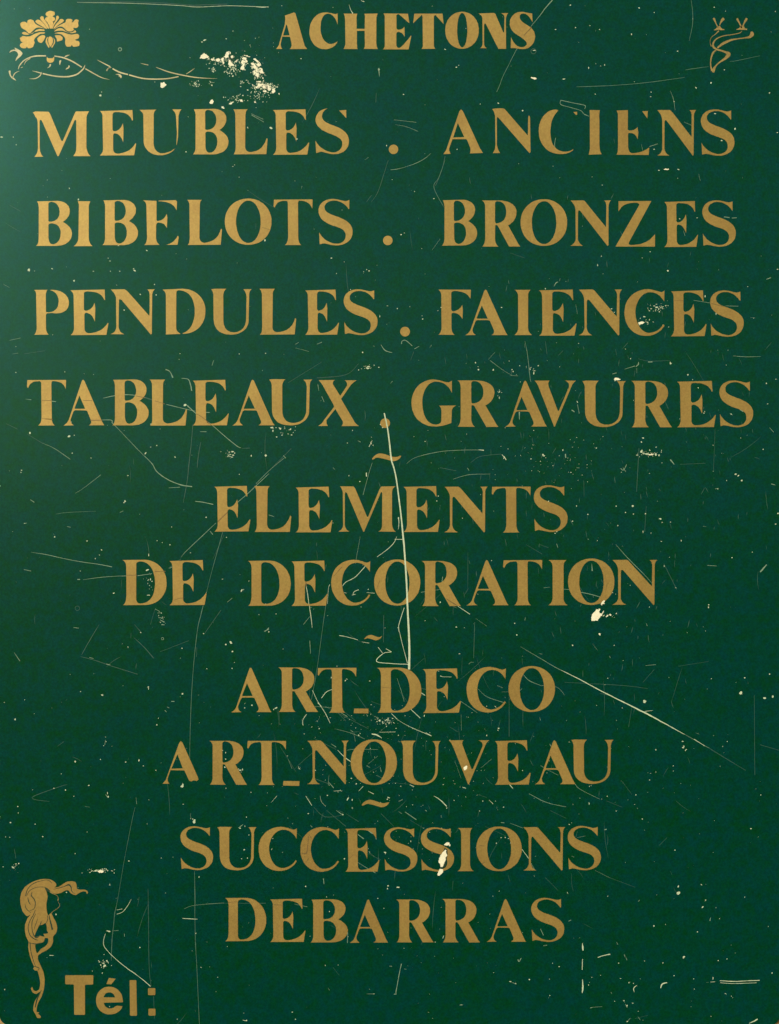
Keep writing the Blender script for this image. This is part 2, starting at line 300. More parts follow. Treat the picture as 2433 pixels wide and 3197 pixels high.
row('PENDULES', [
 ('P', 'M 115,107 L 288,103 Q 268,130 266,170 L 268,385 Q 270,400 300,400 C 400,395 435,330 435,260 C 435,180 400,125 320,110 L 340,105 C 480,100 570,180 570,275 C 570,370 500,415 390,413 Q 330,405 285,413 Q 268,420 268,450 L 268,600 Q 272,670 307,693 L 113,695 Q 145,670 148,600 L 140,160 Q 138,125 115,107', 80, 880, 4.2),
 ('E', 220.5, 903.8, 339, 1046.2), ('N', 345.5, 903.3, 483.6, 1044.3),
 ('D', 'M 118,100 L 290,95 L 380,90 C 560,95 680,220 680,380 C 680,560 560,680 385,682 L 380,672 C 480,650 540,540 540,380 C 540,220 460,112 330,110 Q 298,112 298,150 L 295,600 Q 300,660 357,682 L 160,690 L 162,670 L 162,180 Q 160,130 118,100', 480, 880, 4.2),
 ('U', 659.8, 901.4, 786, 1044.8), ('L', 810.5, 901.9, 925.1, 1044.5), ('E', 953.2, 904.1, 1058.8, 1045.3), ('S', 1073.5, 903.3, 1179.3, 1046.1)])
row('FAIENCES', [
 ('F', 1368.5, 904.4, 1470.5, 1045.2), ('A', 1452.7, 904.4, 1585.1, 1046.7), ('I', 1606, 905, 1661.6, 1045.8), ('E', 1683.3, 903.8, 1800, 1048.2),
 ('N', 1807.2, 903.6, 1942.4, 1047.6), ('C', 1949.9, 902.9, 2075, 1048.6), ('E', 2094.6, 906.8, 2206, 1050.2), ('S', 2217.4, 906.8, 2322.2, 1051.5)])
row('TABLEAUX', [
 ('T', 84.5, 1186, 206.9, 1328.6), ('A', 198.6, 1185.5, 326.2, 1328.6), ('B', 351, 1184.5, 464.5, 1328), ('L', 467.4, 1184.8, 584, 1329),
 ('E', 601.9, 1185.7, 715, 1328.6), ('A', 725.7, 1185.5, 857.6, 1328.5), ('U', 841.5, 1183.6, 975.5, 1328), ('X', 993.4, 1186.8, 1121.5, 1330.1)])
row('GRAVURES', [
 ('G', 1285.2, 1184.9, 1424.3, 1331.5), ('R', 1427.6, 1187.8, 1556.3, 1332.5), ('A', 1577.6, 1188.8, 1707.9, 1332.5), ('V', 1668.6, 1188.5, 1798.6, 1331.9),
 ('U', 1818.6, 1188.6, 1954.3, 1333.2), ('R', 1971.4, 1189.3, 2098.2, 1333.9), ('E', 2114.3, 1189.3, 2235, 1333.9), ('S', 2246.4, 1187.9, 2351.8, 1333.9)])
row('ELEMENTS', [
 ('E', 669.6, 1516.8, 782.1, 1659.6), ('L', 793.6, 1517.9, 909.6, 1660.7), ('E', 923.2, 1519.3, 1038.2, 1662.1), ('M', 1057.1, 1517.9, 1236.4, 1659.6),
 ('E', 1260.7, 1517.5, 1373.2, 1660.7), ('N', 1387.5, 1519.3, 1523.2, 1662.5), ('T', 1535.7, 1519.3, 1657.1, 1662.5), ('S', 1667.1, 1515, 1772.5, 1660.7)])
row('DE', [('D', 383.2, 1747.9, 520.7, 1889.6), ('E', 529.6, 1748.6, 645, 1889.6)])
row('DECORATION', [
 ('D', 774.3, 1750.4, 908.2, 1891.4), ('E', 910.7, 1750, 1024, 1891.4), ('C', 1034.6, 1747.5, 1156.4, 1890.7), ('O', 1168.6, 1746.8, 1312.5, 1890.4),
 ('R', 1317.1, 1751.4, 1439.3, 1892.1), ('A', 1457.1, 1748.6, 1587.9, 1890), ('T', 1571.1, 1748.6, 1693.2, 1889.6), ('I', 1712.1, 1748.6, 1773.6, 1889.6),
 ('O', 1773.9, 1743.9, 1918.6, 1888.6), ('N', 1912.1, 1747.9, 2052.5, 1888.6)])
row('ART', [('A', 722.1, 2084.6, 848.2, 2223.9), ('R', 869.6, 2083.9, 993.9, 2222.5), ('T', 992.1, 2085, 1113.2, 2225)])
row('DECO', [('D', 1177.9, 2084.6, 1316.1, 2225), ('E', 1320.7, 2086.4, 1439.3, 2225.7), ('C', 1457.1, 2082.1, 1579.6, 2224.3), ('O', 1587.9, 2079.6, 1732.9, 2222.5)])
row('ART before NOUVEAU', [
 ('A', 'M 210,93 L 225,110 L 358,410 L 365,430 L 350,442 L 322,438 L 300,446 L 285,440 Q 275,425 265,400 L 240,350 L 120,348 L 95,420 Q 92,450 110,466 L 50,467 L 78,435 L 195,110 M 180,210 L 228,332 L 128,336', 490, 2280, 2.8),
 ('R', 654.3, 2312.9, 772.1, 2449.6), ('T', 772.1, 2312.9, 893.6, 2450.7)])
row('NOUVEAU', [
 ('N', 959.3, 2312.1, 1088.9, 2448.6), ('O', 1095.4, 2308.6, 1239.6, 2450.7), ('U', 1251.4, 2312.1, 1376.4, 2450.7), ('V', 1401.4, 2311.4, 1528.2, 2448.6),
 ('E', 1545, 2311.1, 1656.8, 2449.6), ('A', 1670, 2311.1, 1797.1, 2448.6), ('U', 1783.6, 2308.6, 1915.7, 2447.1)])
row('SUCCESSIONS', [
 ('S', 563.9, 2579.6, 665.7, 2716.1), ('U', 679.3, 2581.4, 801.4, 2717.1), ('C', 807.9, 2581.4, 927.5, 2718.9), ('C', 938.2, 2582.1, 1058.6, 2721.4),
 ('E', 1078.2, 2585, 1184.6, 2721.4), ('S', 1199.6, 2582.9, 1303.6, 2720.7), ('S', 1314.3, 2582.9, 1417.9, 2720.7), ('I', 1429.3, 2585, 1479.3, 2719.6),
 ('O', 1487.5, 2580.4, 1629.3, 2719.6), ('N', 1633.9, 2582.1, 1765.5, 2718.2), ('S', 1772.9, 2578.6, 1876.5, 2716.7)])
row('DEBARRAS', [
 ('D', 703.2, 2803.2, 831.8, 2938.6), ('E', 843.6, 2805.7, 954.3, 2940.7), ('B', 970, 2807.5, 1086.1, 2942.1), ('A', 1092.5, 2808.2, 1212.1, 2943.2),
 ('R', 1237.5, 2808.2, 1354.3, 2942.1), ('R', 1381.4, 2806.8, 1499.3, 2942.1), ('A', 1519.6, 2806.8, 1642.9, 2940.4), ('S', 1658.9, 2803.2, 1761.8, 2940.4)])
tl = (180, 2990, 4.421)
row('Tél', [
 ('T', 'M 118,243 L 485,240 Q 494,242 494,252 L 492,358 Q 490,368 480,368 L 392,370 Q 380,372 380,385 L 380,775 Q 380,788 368,788 L 245,786 Q 232,786 232,775 L 228,390 Q 228,372 212,368 L 118,365 Q 108,362 108,352 L 108,255 Q 108,243 118,243', *tl),
 ('e', 'M 903,612 C 905,480 820,400 717,400 C 610,400 533,480 533,590 C 533,700 610,782 717,782 C 810,782 880,730 897,668 L 825,662 Q 795,668 782,685 C 745,712 660,712 638,622 L 890,615 M 637,547 C 645,500 680,478 715,478 C 750,478 785,500 795,548 M 712,278 L 803,290 L 740,368 L 677,362', *tl),
 ('l', 'M 1005,310 L 1080,310 Q 1088,312 1088,322 L 1096,790 Q 1096,800 1086,800 L 1012,798 Q 1002,797 1002,788 L 996,322 Q 996,312 1005,310', *tl)])
def sq(x0, y0, x1, y1, r=2.5):
    out = []
    for cx, cy, a0 in ((x1-r, y1-r, 0), (x0+r, y1-r, 90), (x0+r, y0+r, 180), (x1-r, y0+r, 270)):
        for k in range(4): t = math.radians(a0+30*k); out.append((cx+r*math.cos(t), cy+r*math.sin(t)))
    return [out]
for q in ((1250, 420, 1350, 515), (1256, 703, 1352, 798)):
    shape('colon_dot', sq(180+q[0]/4.421, 2990+q[1]/4.421, 180+q[2]/4.421, 2990+q[3]/4.421), M_GOLD, sign)
shape('dash', [[(1106.5, 2212), (1150.5, 2212.6), (1150.7, 2227), (1104.6, 2226.5)]], M_GOLD, sign)
shape('dash', [[(885.5, 2438.2), (935.7, 2438.8), (934.5, 2453.4), (884.2, 2452.2)]], M_GOLD, sign)
for x, y, r in ((1229, 466.4, 14.7), (1211.2, 750.8, 14.7), (1265, 1035.4, 15.2), (1203, 1321, 15)):
    shape('round_dot', [ell(x-r, y-r, x+r, y+r, 32, 2)], M_GOLD, sign)
for path, o in (('M 232,1700 C 300,1600 400,1530 500,1530 C 640,1530 760,1600 860,1625 C 960,1655 1060,1660 1150,1600 L 1188,1615 C 1140,1720 1020,1785 930,1782 C 820,1770 600,1680 400,1665 C 330,1665 290,1730 240,1735', (1140, 1270, 10.5)),
                ('M 450,420 C 520,320 600,268 700,268 C 800,270 900,350 1010,352 C 1060,350 1090,320 1115,300 C 1100,400 960,470 870,468 C 780,450 640,380 560,390 C 520,400 490,425 450,420', (1100, 1960, 12)),
                ('M 310,450 C 380,340 480,280 600,283 C 760,300 900,400 1050,395 C 1120,385 1170,360 1215,365 C 1180,450 1080,525 960,525 C 850,510 660,425 520,415 C 440,410 400,465 340,475', (1100, 2470, 10.5))):
    shape('tilde', parse(path, *o), M_GOLD, sign)

# ---------------------------------------------------------------- flower ornament, top left
def poly(txt, ox, oy, sc):
    pts = [tuple(float(v) for v in t.split(',')) for t in txt.split()]
    return [[(ox+x/sc, oy+y/sc) for x, y in pts]]
def rpoly(txt, ox, oy, sc):      # closed smooth outline
    p = poly(txt, ox, oy, sc)[0]; n = len(p); out = []
    for i in range(n):
        q = [p[(i+k-1) % n] for k in range(4)]
        for k in range(4):
            t = k/4
            c = tuple(.5*((2*q[1][j]) + (-q[0][j]+q[2][j])*t + (2*q[0][j]-5*q[1][j]+4*q[2][j]-q[3][j])*t*t + (-q[0][j]+3*q[1][j]-3*q[2][j]+q[3][j])*t**3) for j in (0, 1))
            l_ = tuple(q[1][j]+(q[2][j]-q[1][j])*t for j in (0, 1))
            out.append(tuple(.6*c[j]+.4*l_[j] for j in (0, 1)))
    return [out]
F0 = (0, 0, 4.2)
petals = [
 '655,372 645,335 625,295 593,262 598,238 612,226 636,224 612,210 600,187 610,165 635,150 660,143 690,148 716,158 720,180 718,196 690,214 718,232 726,255 712,274 690,285 702,300 692,335 680,374',
 '528,232 545,213 570,218 576,245 600,280 630,320 646,372 628,374 592,322 552,277 532,252',
 '466,278 495,258 530,268 565,300 600,340 620,376 600,376 560,350 512,322 480,302',
 '268,310 290,290 330,285 358,302 365,268 400,255 440,268 452,292 470,316 520,344 560,362 590,378 560,368 510,360 470,370 430,406 400,438 375,435 360,418 338,398 310,382 285,365 273,340',
 '290,432 320,418 345,425 370,442 395,450 432,438 472,398 520,380 578,388 588,404 520,406 450,420 400,448 350,458 310,452',
 '262,500 285,484 302,472 350,480 400,475 455,446 520,424 590,425 583,440 530,445 492,472 462,500 448,530 457,560 445,590 435,615 400,632 370,632 354,610 344,630 310,634 280,625 262,600 275,570 302,556 275,542 270,520',
 '493,505 518,478 560,460 590,468 595,490 575,530 550,562 525,560 500,542',
 '745,210 765,208 776,235 752,272 716,322 693,374 682,372 698,325 736,256 738,228',
 '702,376 732,322 776,276 792,252 820,250 842,270 820,295 770,325 722,368',
 '705,392 760,345 830,308 862,292 868,262 890,248 930,250 952,264 944,297 970,280 985,260 1010,255 1034,268 1026,300 1032,340 1010,366 960,366 974,385 960,402 935,412 900,412 872,398 850,375 820,352 790,348 750,362',
 '712,412 750,380 790,368 826,378 866,410 910,428 960,418 985,398 1003,418 990,428 940,436 890,426 820,402 760,404',
 '715,438 770,424 830,424 880,442 940,455 990,446 1025,448 1042,470 1030,505 988,520 1002,534 1035,540 1046,565 1040,600 1000,612 962,612 942,588 930,610 880,612 862,590 856,560 860,520 848,488 810,452 760,440',
 '722,467 760,462 795,467 822,490 820,525 790,535 752,546 746,510']
fl = shape('flower_ornament', rpoly('640,490 660,478 688,495 698,540 685,582 665,614 645,585 634,540', *F0), M_GOLD, sign)
for t in petals: shape('petal', rpoly(t, *F0), M_GOLD, fl)
for t in ('620,488 605,520 602,560 640,628 650,612 628,562 621,520 632,492', '700,495 722,525 723,565 685,628 678,612 705,570 712,530'):
    shape('sepal', rpoly(t, *F0), M_GOLD, fl)

def stroke(name, pts, o, mat, parent, z1=.00018, z0=0.0, n=6):
    ox, oy, sc = o
    if mat is M_PALE: pts = [(x, y, w_*.66) for x, y, w_ in pts]
    pp = smooth([(ox+x/sc, oy+y/sc, w_/sc) for x, y, w_ in pts], n)
    return shape(name, ribbon(pp, .06), mat, parent, z0, z1)
vine = stroke('vine_ornament', [(715, 735, 22), (830, 757, 24), (950, 805, 26), (1075, 882, 22)], F0, M_PALE, sign)
stems = [[(243, 908, 8), (258, 862, 18), (310, 800, 20), (390, 755, 22), (480, 735, 26), (605, 733, 22)], [(318, 852, 4), (345, 802, 12), (400, 766, 14)],
 [(1122, 902, 22), (1250, 975, 20), (1340, 1020, 14), (1440, 1045, 2)], [(1118, 850, 4), (1100, 895, 22), (1060, 938, 24), (1000, 980, 26), (900, 1005, 26), (800, 1006, 26), (700, 995, 24), (562, 965, 22)],
 [(540, 960, 18), (490, 945, 14), (425, 930, 3)], [(550, 945, 6), (525, 995, 18), (465, 1030, 16), (385, 1033, 3)], [(255, 932, 4), (200, 960, 14), (172, 1010, 14), (165, 1030, 4)],
 [(1275, 785, 3), (1350, 825, 16), (1450, 876, 20)], [(1478, 900, 22), (1570, 948, 26), (1680, 978, 24)]]
for s in stems: stroke('stem', s, F0, M_PALE, vine)
F1 = (300, 0, 2.8)
for s in ([(290, 655, 16), (400, 684, 16), (500, 692, 16), (620, 688, 14), (722, 670, 14)], [(525, 588, 4), (640, 630, 14), (780, 662, 14), (900, 680, 10), (1060, 688, 1.5)],
          [(390, 553, 2), (425, 562, 8), (458, 569, 9)], [(862, 598, 2), (825, 625, 9), (788, 648, 4)], [(95, 622, 3), (108, 602, 9), (135, 588, 6)]):
    stroke('stem', s, F1, M_PALE, vine)
for t in ('125,692 145,662 185,650 206,655 192,625 225,640 270,665 298,700 275,738 235,772 205,802 215,765 240,725 232,692 200,668 160,674',
          '116,935 132,925 142,935 140,965 152,1000 180,1018 215,1055 190,1048 155,1025 130,990',
          '845,752 868,728 918,718 880,740', '780,800 795,790 805,795 790,848 780,845', '655,845 672,842 665,870 640,888 622,892 645,872',
          '902,858 918,868 905,895 862,914 880,890 898,880', '272,888 305,876 290,890', '1395,930 1410,900 1445,878 1455,885 1425,905',
          '1515,975 1560,970 1590,985 1600,1010 1585,1025 1570,1000 1560,1010 1558,985'):
    shape('leaf', rpoly(t, *F0), M_PALE, vine)
shape('bud', rpoly('618,747 634,764 690,764 712,745 712,790 695,815 660,825 630,815 615,790', *F0), M_GOLD, vine)

# ---------------------------------------------------------------- curled ornament, top right (thin and worn)
F2 = (2133, 0, 5.6)
curl = stroke('curl_ornament', [(1025, 545, 10), (985, 578, 12), (860, 605, 12), (700, 630, 16), (585, 680, 20), (530, 750, 26), (528, 815, 34), (585, 862, 30), (680, 890, 28), (755, 918, 40), (792, 950, 78), (745, 1015, 46), (640, 1088, 24), (575, 1150, 24), (540, 1205, 46), (525, 1265, 40)], F2, M_GOLD2, sign)
for s in ([(505, 1240, 34), (484, 1150, 18), (486, 1040, 22), (520, 930, 30), (572, 878, 22)],
          [(600, 838, 24), (700, 762, 42), (830, 704, 34), (950, 680, 18), (1080, 662, 20), (1165, 645, 44), (1205, 600, 66), (1195, 555, 30)],
          [(625, 538, 20), (565, 598, 12), (495, 655, 7), (472, 740, 5), (495, 815, 14)],
          [(528, 318, 26), (545, 340, 34), (575, 410, 14), (610, 480, 18)], [(715, 322, 46), (690, 345, 44), (655, 400, 20), (640, 445, 12)],
          [(540, 528, 8), (590, 510, 34), (628, 490, 66), (665, 512, 34), (722, 520, 10)],
          [(948, 320, 26), (952, 345, 32), (990, 415, 20), (1025, 490, 26)], [(1115, 320, 34), (1098, 350, 38), (1065, 410, 22), (1050, 450, 20)],
          [(932, 518, 10), (985, 505, 30), (1032, 488, 80), (1075, 508, 30), (1118, 515, 20)]):
    stroke('tendril', s, F2, M_GOLD2, curl, .00015)

# ---------------------------------------------------------------- ornament of a head with long flowing hair, bottom left
F3 = (0, 2700, 4.2)
hair = rpoly('355,672 300,612 275,530 268,440 285,360 330,290 390,245 450,215 530,190 600,185 670,195 720,225 740,255 735,282 710,296 770,290 830,250 880,222 940,215 990,225 1006,262 1012,312 1050,325 1110,325 1145,340 1157,365 1142,380 1128,352 1090,348 1050,362 1000,395 965,390 930,372 900,335 860,335 800,367 740,380 690,368 650,330 618,302 592,300 615,360 627,420 612,500 612,580 632,662 672,632 702,690 735,750 752,820 740,890 700,938 697,1010 672,1070 620,1115 550,1152 503,1188 500,1240 530,1310 570,1400 588,1500 580,1620 550,1720 507,1800 487,1860 482,1925 515,1935 500,1955 522,1968 538,1990 530,2008 492,2006 468,1960 442,1915 440,1860 458,1790 500,1720 528,1662 480,1692 432,1675 408,1625 425,1600 440,1640 475,1657 515,1632 530,1560 520,1480 495,1392 462,1385 438,1362 450,1335 420,1270 390,1180 373,1080 378,1010 345,940 330,860 333,780 365,700 400,655', *F3)
hair += rpoly('515,795 560,785 600,762 616,810 618,860 635,895 600,905 572,905 588,940 555,938 525,930 490,945 458,938 470,892 500,830', *F3)
hair += rpoly('470,1042 540,1028 580,1000 592,960 635,966 632,1020 600,1065 540,1103 487,1160 465,1080', *F3)
head = shape('head_ornament', hair, M_GOLD, sign)
for s in ([(338, 410, 10), (355, 340, 9), (390, 285, 8), (450, 240, 10), (520, 215, 7), (600, 198, 6), (650, 208, 8), (682, 242, 4)],
          [(350, 412, 4), (385, 345, 7), (450, 305, 7), (520, 290, 6), (600, 292, 8)], [(330, 515, 4), (348, 575, 9), (410, 632, 5)],
          [(368, 425, 4), (378, 480, 12), (402, 522, 4)], [(425, 355, 4), (412, 400, 12), (450, 450, 12), (466, 505, 10), (448, 575, 8), (390, 600, 4)],
          [(466, 590, 4), (440, 655, 10), (392, 740, 8), (372, 830, 9), (398, 925, 10), (460, 975, 12), (505, 988, 4)],
          [(470, 640, 5), (425, 740, 9), (422, 835, 8), (445, 920, 12), (480, 955, 14), (520, 935, 4)],
          [(645, 660, 8), (660, 730, 16), (690, 850, 22)], [(700, 320, 4), (790, 300, 8), (850, 280, 8), (905, 262, 20), (935, 295, 12), (940, 340, 10), (980, 380, 4)],
          [(395, 1015, 12), (405, 1120, 9), (435, 1240, 8), (468, 1330, 6)], [(445, 1330, 6), (485, 1340, 10), (515, 1355, 9), (500, 1385, 5)],
          [(545, 1645, 6), (490, 1760, 16), (465, 1870, 12)], [(592, 300, 6), (620, 325, 36), (650, 350, 12)], [(545, 742, 8), (525, 795, 10)], [(500, 700, 3), (470, 780, 6), (445, 860, 3)],
          [(380, 1022, 4), (470, 1036, 12), (560, 1018, 4)], [(620, 660, 6), (630, 700, 8), (612, 760, 6)]):
    stroke('engraved_line', s, F3, M_DARK, head, .00026, .00017)
for s in ([(655, 350, 12), (690, 375, 8), (745, 400, 5), (765, 430, 5), (762, 468, 14)], [(762, 480, 3), (785, 530, 4), (755, 572, 4), (700, 608, 5), (672, 640, 8)]):
    stroke('profile_line', s, F3, M_GOLD2, head, .0001)

# ---------------------------------------------------------------- scratches: (tile ox, oy, zoom, style, points "x,y,w ...") read off the board
SCR = []
def S(o, style, *lines):
    for ln in lines:
        pts = []
        for t in ln.split():
            v = [float(q) for q in t.split(',')]
            pts.append((o[0]+v[0]/o[2], o[1]+v[1]/o[2], (v[2]*1.25 if len(v) > 2 else 2.6)/o[2]))
        SCR.append((style, pts))
T = lambda x, y: (x, y, 2.0)
S(T(0, 0), 'b', '480,16,1 600,17,2 800,20,2.6 1040,30,2.6', '1040,30,2.6 1140,36,3 1230,44,3 1330,40,3 1440,36,2.6 1620,42,2.6 1680,44,3')
S(T(0, 0), 'f', '480,8,1 700,8,1.5 1000,18,1.5 1200,32,1.5', '1180,34,2 1300,30,2 1420,25,1.5')
S(T(0, 0), 'c', '1570,710,2 1645,745,2.5', '1572,718,2.5 1648,762,3')
S(T(800, 0), 'b', '0,42,3 40,46,4 75,42,3', '580,28,1 590,60,3 604,84,7', '655,4,3 675,10,4')
S(T(800, 0), 'c', '860,748,1.5 1000,764,2', '870,778,1 940,792,1.5 1010,820,2.2', '840,1060,2.5 880,1056,3 940,1040,1.5 1010,1014,3 1060,985,2.5 1090,958,1',
  '766,425,8 770,478,2', '680,998,1 702,982,2')
S(T(800, 0), 'f', '825,1000,1 800,1080,1.5 760,1200,1.5 720,1260,1', '750,580,1 748,640,1.5', '1180,975,2 1160,1060,2 1120,1160,2')
S(T(1593, 0), 'c', '265,0,5 225,45,5 180,105,3 130,165,2.5', '0,385,1 45,300,1.5', 
  '318,624,3 316,652,3 380,672,3 440,690,3 462,712,3 492,726,3', '318,626,3 400,644,3 466,658,3.5 466,680,3', '1000,568,1 1020,620,2 1030,690,1.5', '1085,762,1.5 1140,785,2', '285,860,2 278,900,2.5 280,945,1.5', '870,915,3 922,898,3', '820,900,1 828,940,1.5', '1178,1088,1 1188,1130,1.5')
S(T(0, 630), 'c', '20,514,1 60,535,2', '60,865,2 130,850,2', '80,950,1.5 115,945,1.5', '1335,990,2 1325,1022,2', '1035,1048,6 1060,1058,4 1080,1098,9', '1135,1102,3 1175,1108,4 1190,1140,6 1198,1180,8', '160,1232,1 196,1236,5', '280,1240,3 350,1248,4',
  '645,1226,2 720,1210,5 790,1204,5 880,1212,3')
S(T(0, 630), 'f', '880,1212,2 930,1230,3 1010,1258,3', '60,20,1 130,60,1.2', '150,950,1 280,930,1')
S(T(800, 630), 'c', '245,890,2 266,878,3', '378,890,2 412,876,3.5', '780,892,2 805,928,5 850,942,3', '908,888,4 912,870,3 935,866,4 975,900,3.5', '990,918,4 1018,902,3', '1085,912,1 1095,895,2', '1450,985,1 1490,940,1.5', '1460,990,2 1540,1050,1.5 1600,1085,1.5', '838,1135,1 852,1120,3',
  '730,900,2 740,902,2', '770,706,2 776,716,3', '245,912,1 330,935,1.5', '385,1140,3 392,1180,2', '410,1215,3 425,1250,2', '1150,230,1 1100,300,1')
S(T(800, 630), 'f', '690,0,1 720,-40,1.5', '640,1010,1 560,1080,1.5 380,1100,2', '410,1000,1 200,1130,1.5', '965,990,1 985,935,1.5')
S(T(1593, 630), 'c', '1335,94,4 1370,98,5', '1385,101,5 1415,100,4', '1600,484,3 1628,474,4', '275,528,2 285,508,5 300,500,2', '308,495,1 312,480,2', '1145,615,1.5 1250,632,2 1290,640,1', '1345,650,2 1425,652,2.5', '92,870,1 108,950,2 125,1100,2.5 132,1125,2', '1390,962,1 1470,968,3 1565,966,1.5',
  '640,1075,3 664,1068,4', '715,1045,2 780,1025,3', '785,1030,3 800,1015,6 802,1000,3', '862,1000,5 888,1000,5', '545,388,3 548,402,5', '0,1085,1 50,1087,2', '790,1040,2 792,1072,1', '1082,180,1 1092,212,2.5', '410,640,1 420,700,1', '1500,722,1 1530,725,2')
S(T(1593, 630), 'f', '700,920,1 735,880,2', '800,980,1 870,995,1.5 1000,990,1', '300,960,1 330,930,1.5', '220,870,1 230,950,1.5', '0,320,1 90,350,1')
S(T(0, 1260), 'c', '570,105,2 690,102,4 700,118,4', '700,118,4 760,180,2 850,275,2.5 900,325,2', '900,325,2 950,375,4 985,430,5 1060,480,5 1140,510,6 1200,518,6', '1055,526,2 1125,522,3.5', '1220,610,4 1270,616,4 1332,630,5', '1170,12,6 1235,70,4 1320,130,3.5 1400,200,3.5 1480,265,4 1505,276,3',
  '1040,5,3 1150,32,3 1240,50,2 1310,56,4', '268,248,1 340,280,2.5 440,348,3', '190,600,3 215,616,5', '195,928,1 300,945,3 420,972,2.5 520,990,3 620,1004,3 700,1020,4', '150,1036,2 195,1046,2.5', '485,1098,6 500,1098,5', '520,1100,1 620,1086,2.5 720,1078,2 790,1076,3', '860,1075,4 950,1062,3',
  '1680,438,2 1640,475,3 1550,560,3.5 1480,620,3', '1350,745,2 1260,830,3 1160,925,2.5 1130,960,1', '1060,1028,3 1090,1012,3', '1312,796,2 1330,818,4', '750,680,2 770,670,3', '1510,1165,5 1525,1160,6', '1420,1240,2 1450,1215,2', '1250,175,2 1290,176,4', '150,748,2 168,746,3', '420,768,2 442,772,3', '630,445,3 520,530,1.5 470,560,1')
S(T(0, 1260), 'f', '1205,130,2 1195,250,2 1180,380,2.5 1170,480,2 1145,620,1', '1255,240,1.5 1240,320,2 1232,400,2', '1330,970,1 1400,820,1', '40,125,1 110,160,1.5', '170,190,1 270,250,1.5', '1130,970,1.5 1050,1030,1.5', '1510,280,1 1560,278,2')
S(T(800, 1260), 'B', '800,60,6 820,150,6 832,240,7 845,350,7.5 860,400,6.5 875,470,6.5 890,580,6.5 905,700,7 918,830,8 925,900,8 933,1020,8 940,1130,8 945,1260,8.5', )
S(T(800, 1890), 'B', '945,0,8.5 950,100,9 955,200,9.5 957,300,10 955,400,11')
S(T(800, 1260), 'b', '865,848,4 918,848,4', '878,830,2 860,870,4 820,910,3.5 755,958,3', '888,710,9 892,740,4 888,785,2.5', '540,1140,3 560,1115,4 620,1082,4.5 682,1015,4', '310,1130,3 320,1180,4 330,1255,4', '460,1130,4 452,1155,2 445,1250,1.5',
  '605,1195,4 612,1175,3 640,1162,4', '620,1190,4 598,1196,3', '690,1180,2 740,1184,3', '550,1180,3 565,1184,2', '1390,288,2 1422,292,6', '1535,318,3 1560,348,5', '1552,330,4 1545,345,3', '688,432,7 690,455,7', '725,230,2 705,270,4', '715,240,4 722,255,3')
S(T(800, 1260), 'c', '940,375,1 1000,335,2 1150,300,2.5 1300,290,2 1400,290,2', '1230,472,1.5 1330,444,2.5 1460,440,1', '725,370,2 700,450,2 668,570,2.5', '635,232,2 652,240,4', '480,400,2 492,412,2', '1318,402,2 1330,418,3', '1165,1080,4 1160,1118,3', '1150,1160,2 1030,1178,3', '1330,980,1 1335,1000,1', '650,830,1 620,1000,1.5', '1180,1180,2 1220,1220,3', '80,695,2 112,706,3', '170,325,3 185,340,4', '175,340,2 80,420,2 0,500,2')
S(T(800, 1260), 'f', '1340,370,1 1400,330,1.5 1530,315,1.5', '100,400,1 220,280,1.5', '1150,400,1.5 1250,420,1.5')
S(T(1593, 1260), 'c', '1562,1052,9 1585,1025,7 1602,1005,5', '1000,350,8 1025,380,3', '345,315,7 347,338,7', '510,1000,2 512,1045,8', '440,1178,3 500,1190,3.5 575,1212,3', '325,1158,2 380,1162,2.5', '250,1146,1 210,1150,2', '660,880,1.5 740,970,3 840,1070,2.5 900,1140,1', '690,405,4 708,415,4 728,380,3', '705,400,3 722,425,4', '290,875,2 298,898,3', '385,40,6 402,52,5', '420,5,3 432,62,3', '58,52,9 58,100,4', '1630,502,4 1655,508,3', '1620,150,2 1645,178,3', '1230,1010,2 1290,1014,2.5', '1280,532,2 1300,530,4', '1205,766,2 1225,768,1', '415,400,2 432,402,3', '1435,35,9 1455,50,5', '1372,60,2 1390,72,2')
S(T(1593, 1260), 'f', '185,880,1 240,900,1', '100,880,1 200,940,1.5', '960,1000,2 1040,1160,2', '805,280,2 790,550,1.5', '1280,160,1 1270,420,1', '460,480,1.5 462,580,1', '1060,380,1 1220,372,1.5', '850,640,1 840,800,1.5')
S(T(0, 1890), 'c', '460,138,3 492,142,3', '970,22,3 1000,40,3', '985,48,3 1010,45,2', '990,75,3 1020,82,3', '1000,90,2 1028,105,5', '1010,120,5 1028,122,3', '1650,162,3 1680,148,5', '90,295,2 125,348,4', '560,325,3 585,332,2', '665,366,3 690,372,3', '1070,600,4 1090,600,4', '1045,635,4 1058,640,3', '1030,655,4 1040,665,3', '660,840,2 655,870,2', '660,1180,3 675,1200,4', '850,1200,1 855,1240,2', '560,1260,1 530,1255,1')
S(T(0, 1890), 'f', '620,120,1 560,220,2 510,310,1.5', '505,320,1 600,345,2 700,380,2 860,430,1.5', '840,120,1 880,165,2', '835,200,1 900,260,2 960,330,3', '940,120,1 970,20,1', '1275,180,1.5 1380,30,1.5', '1000,290,1 1180,220,1.2', '1230,260,1 1228,320,1', '420,1120,1 380,1130,1.5 200,1200,2 310,1225,1', '360,880,1 400,850,1.5')
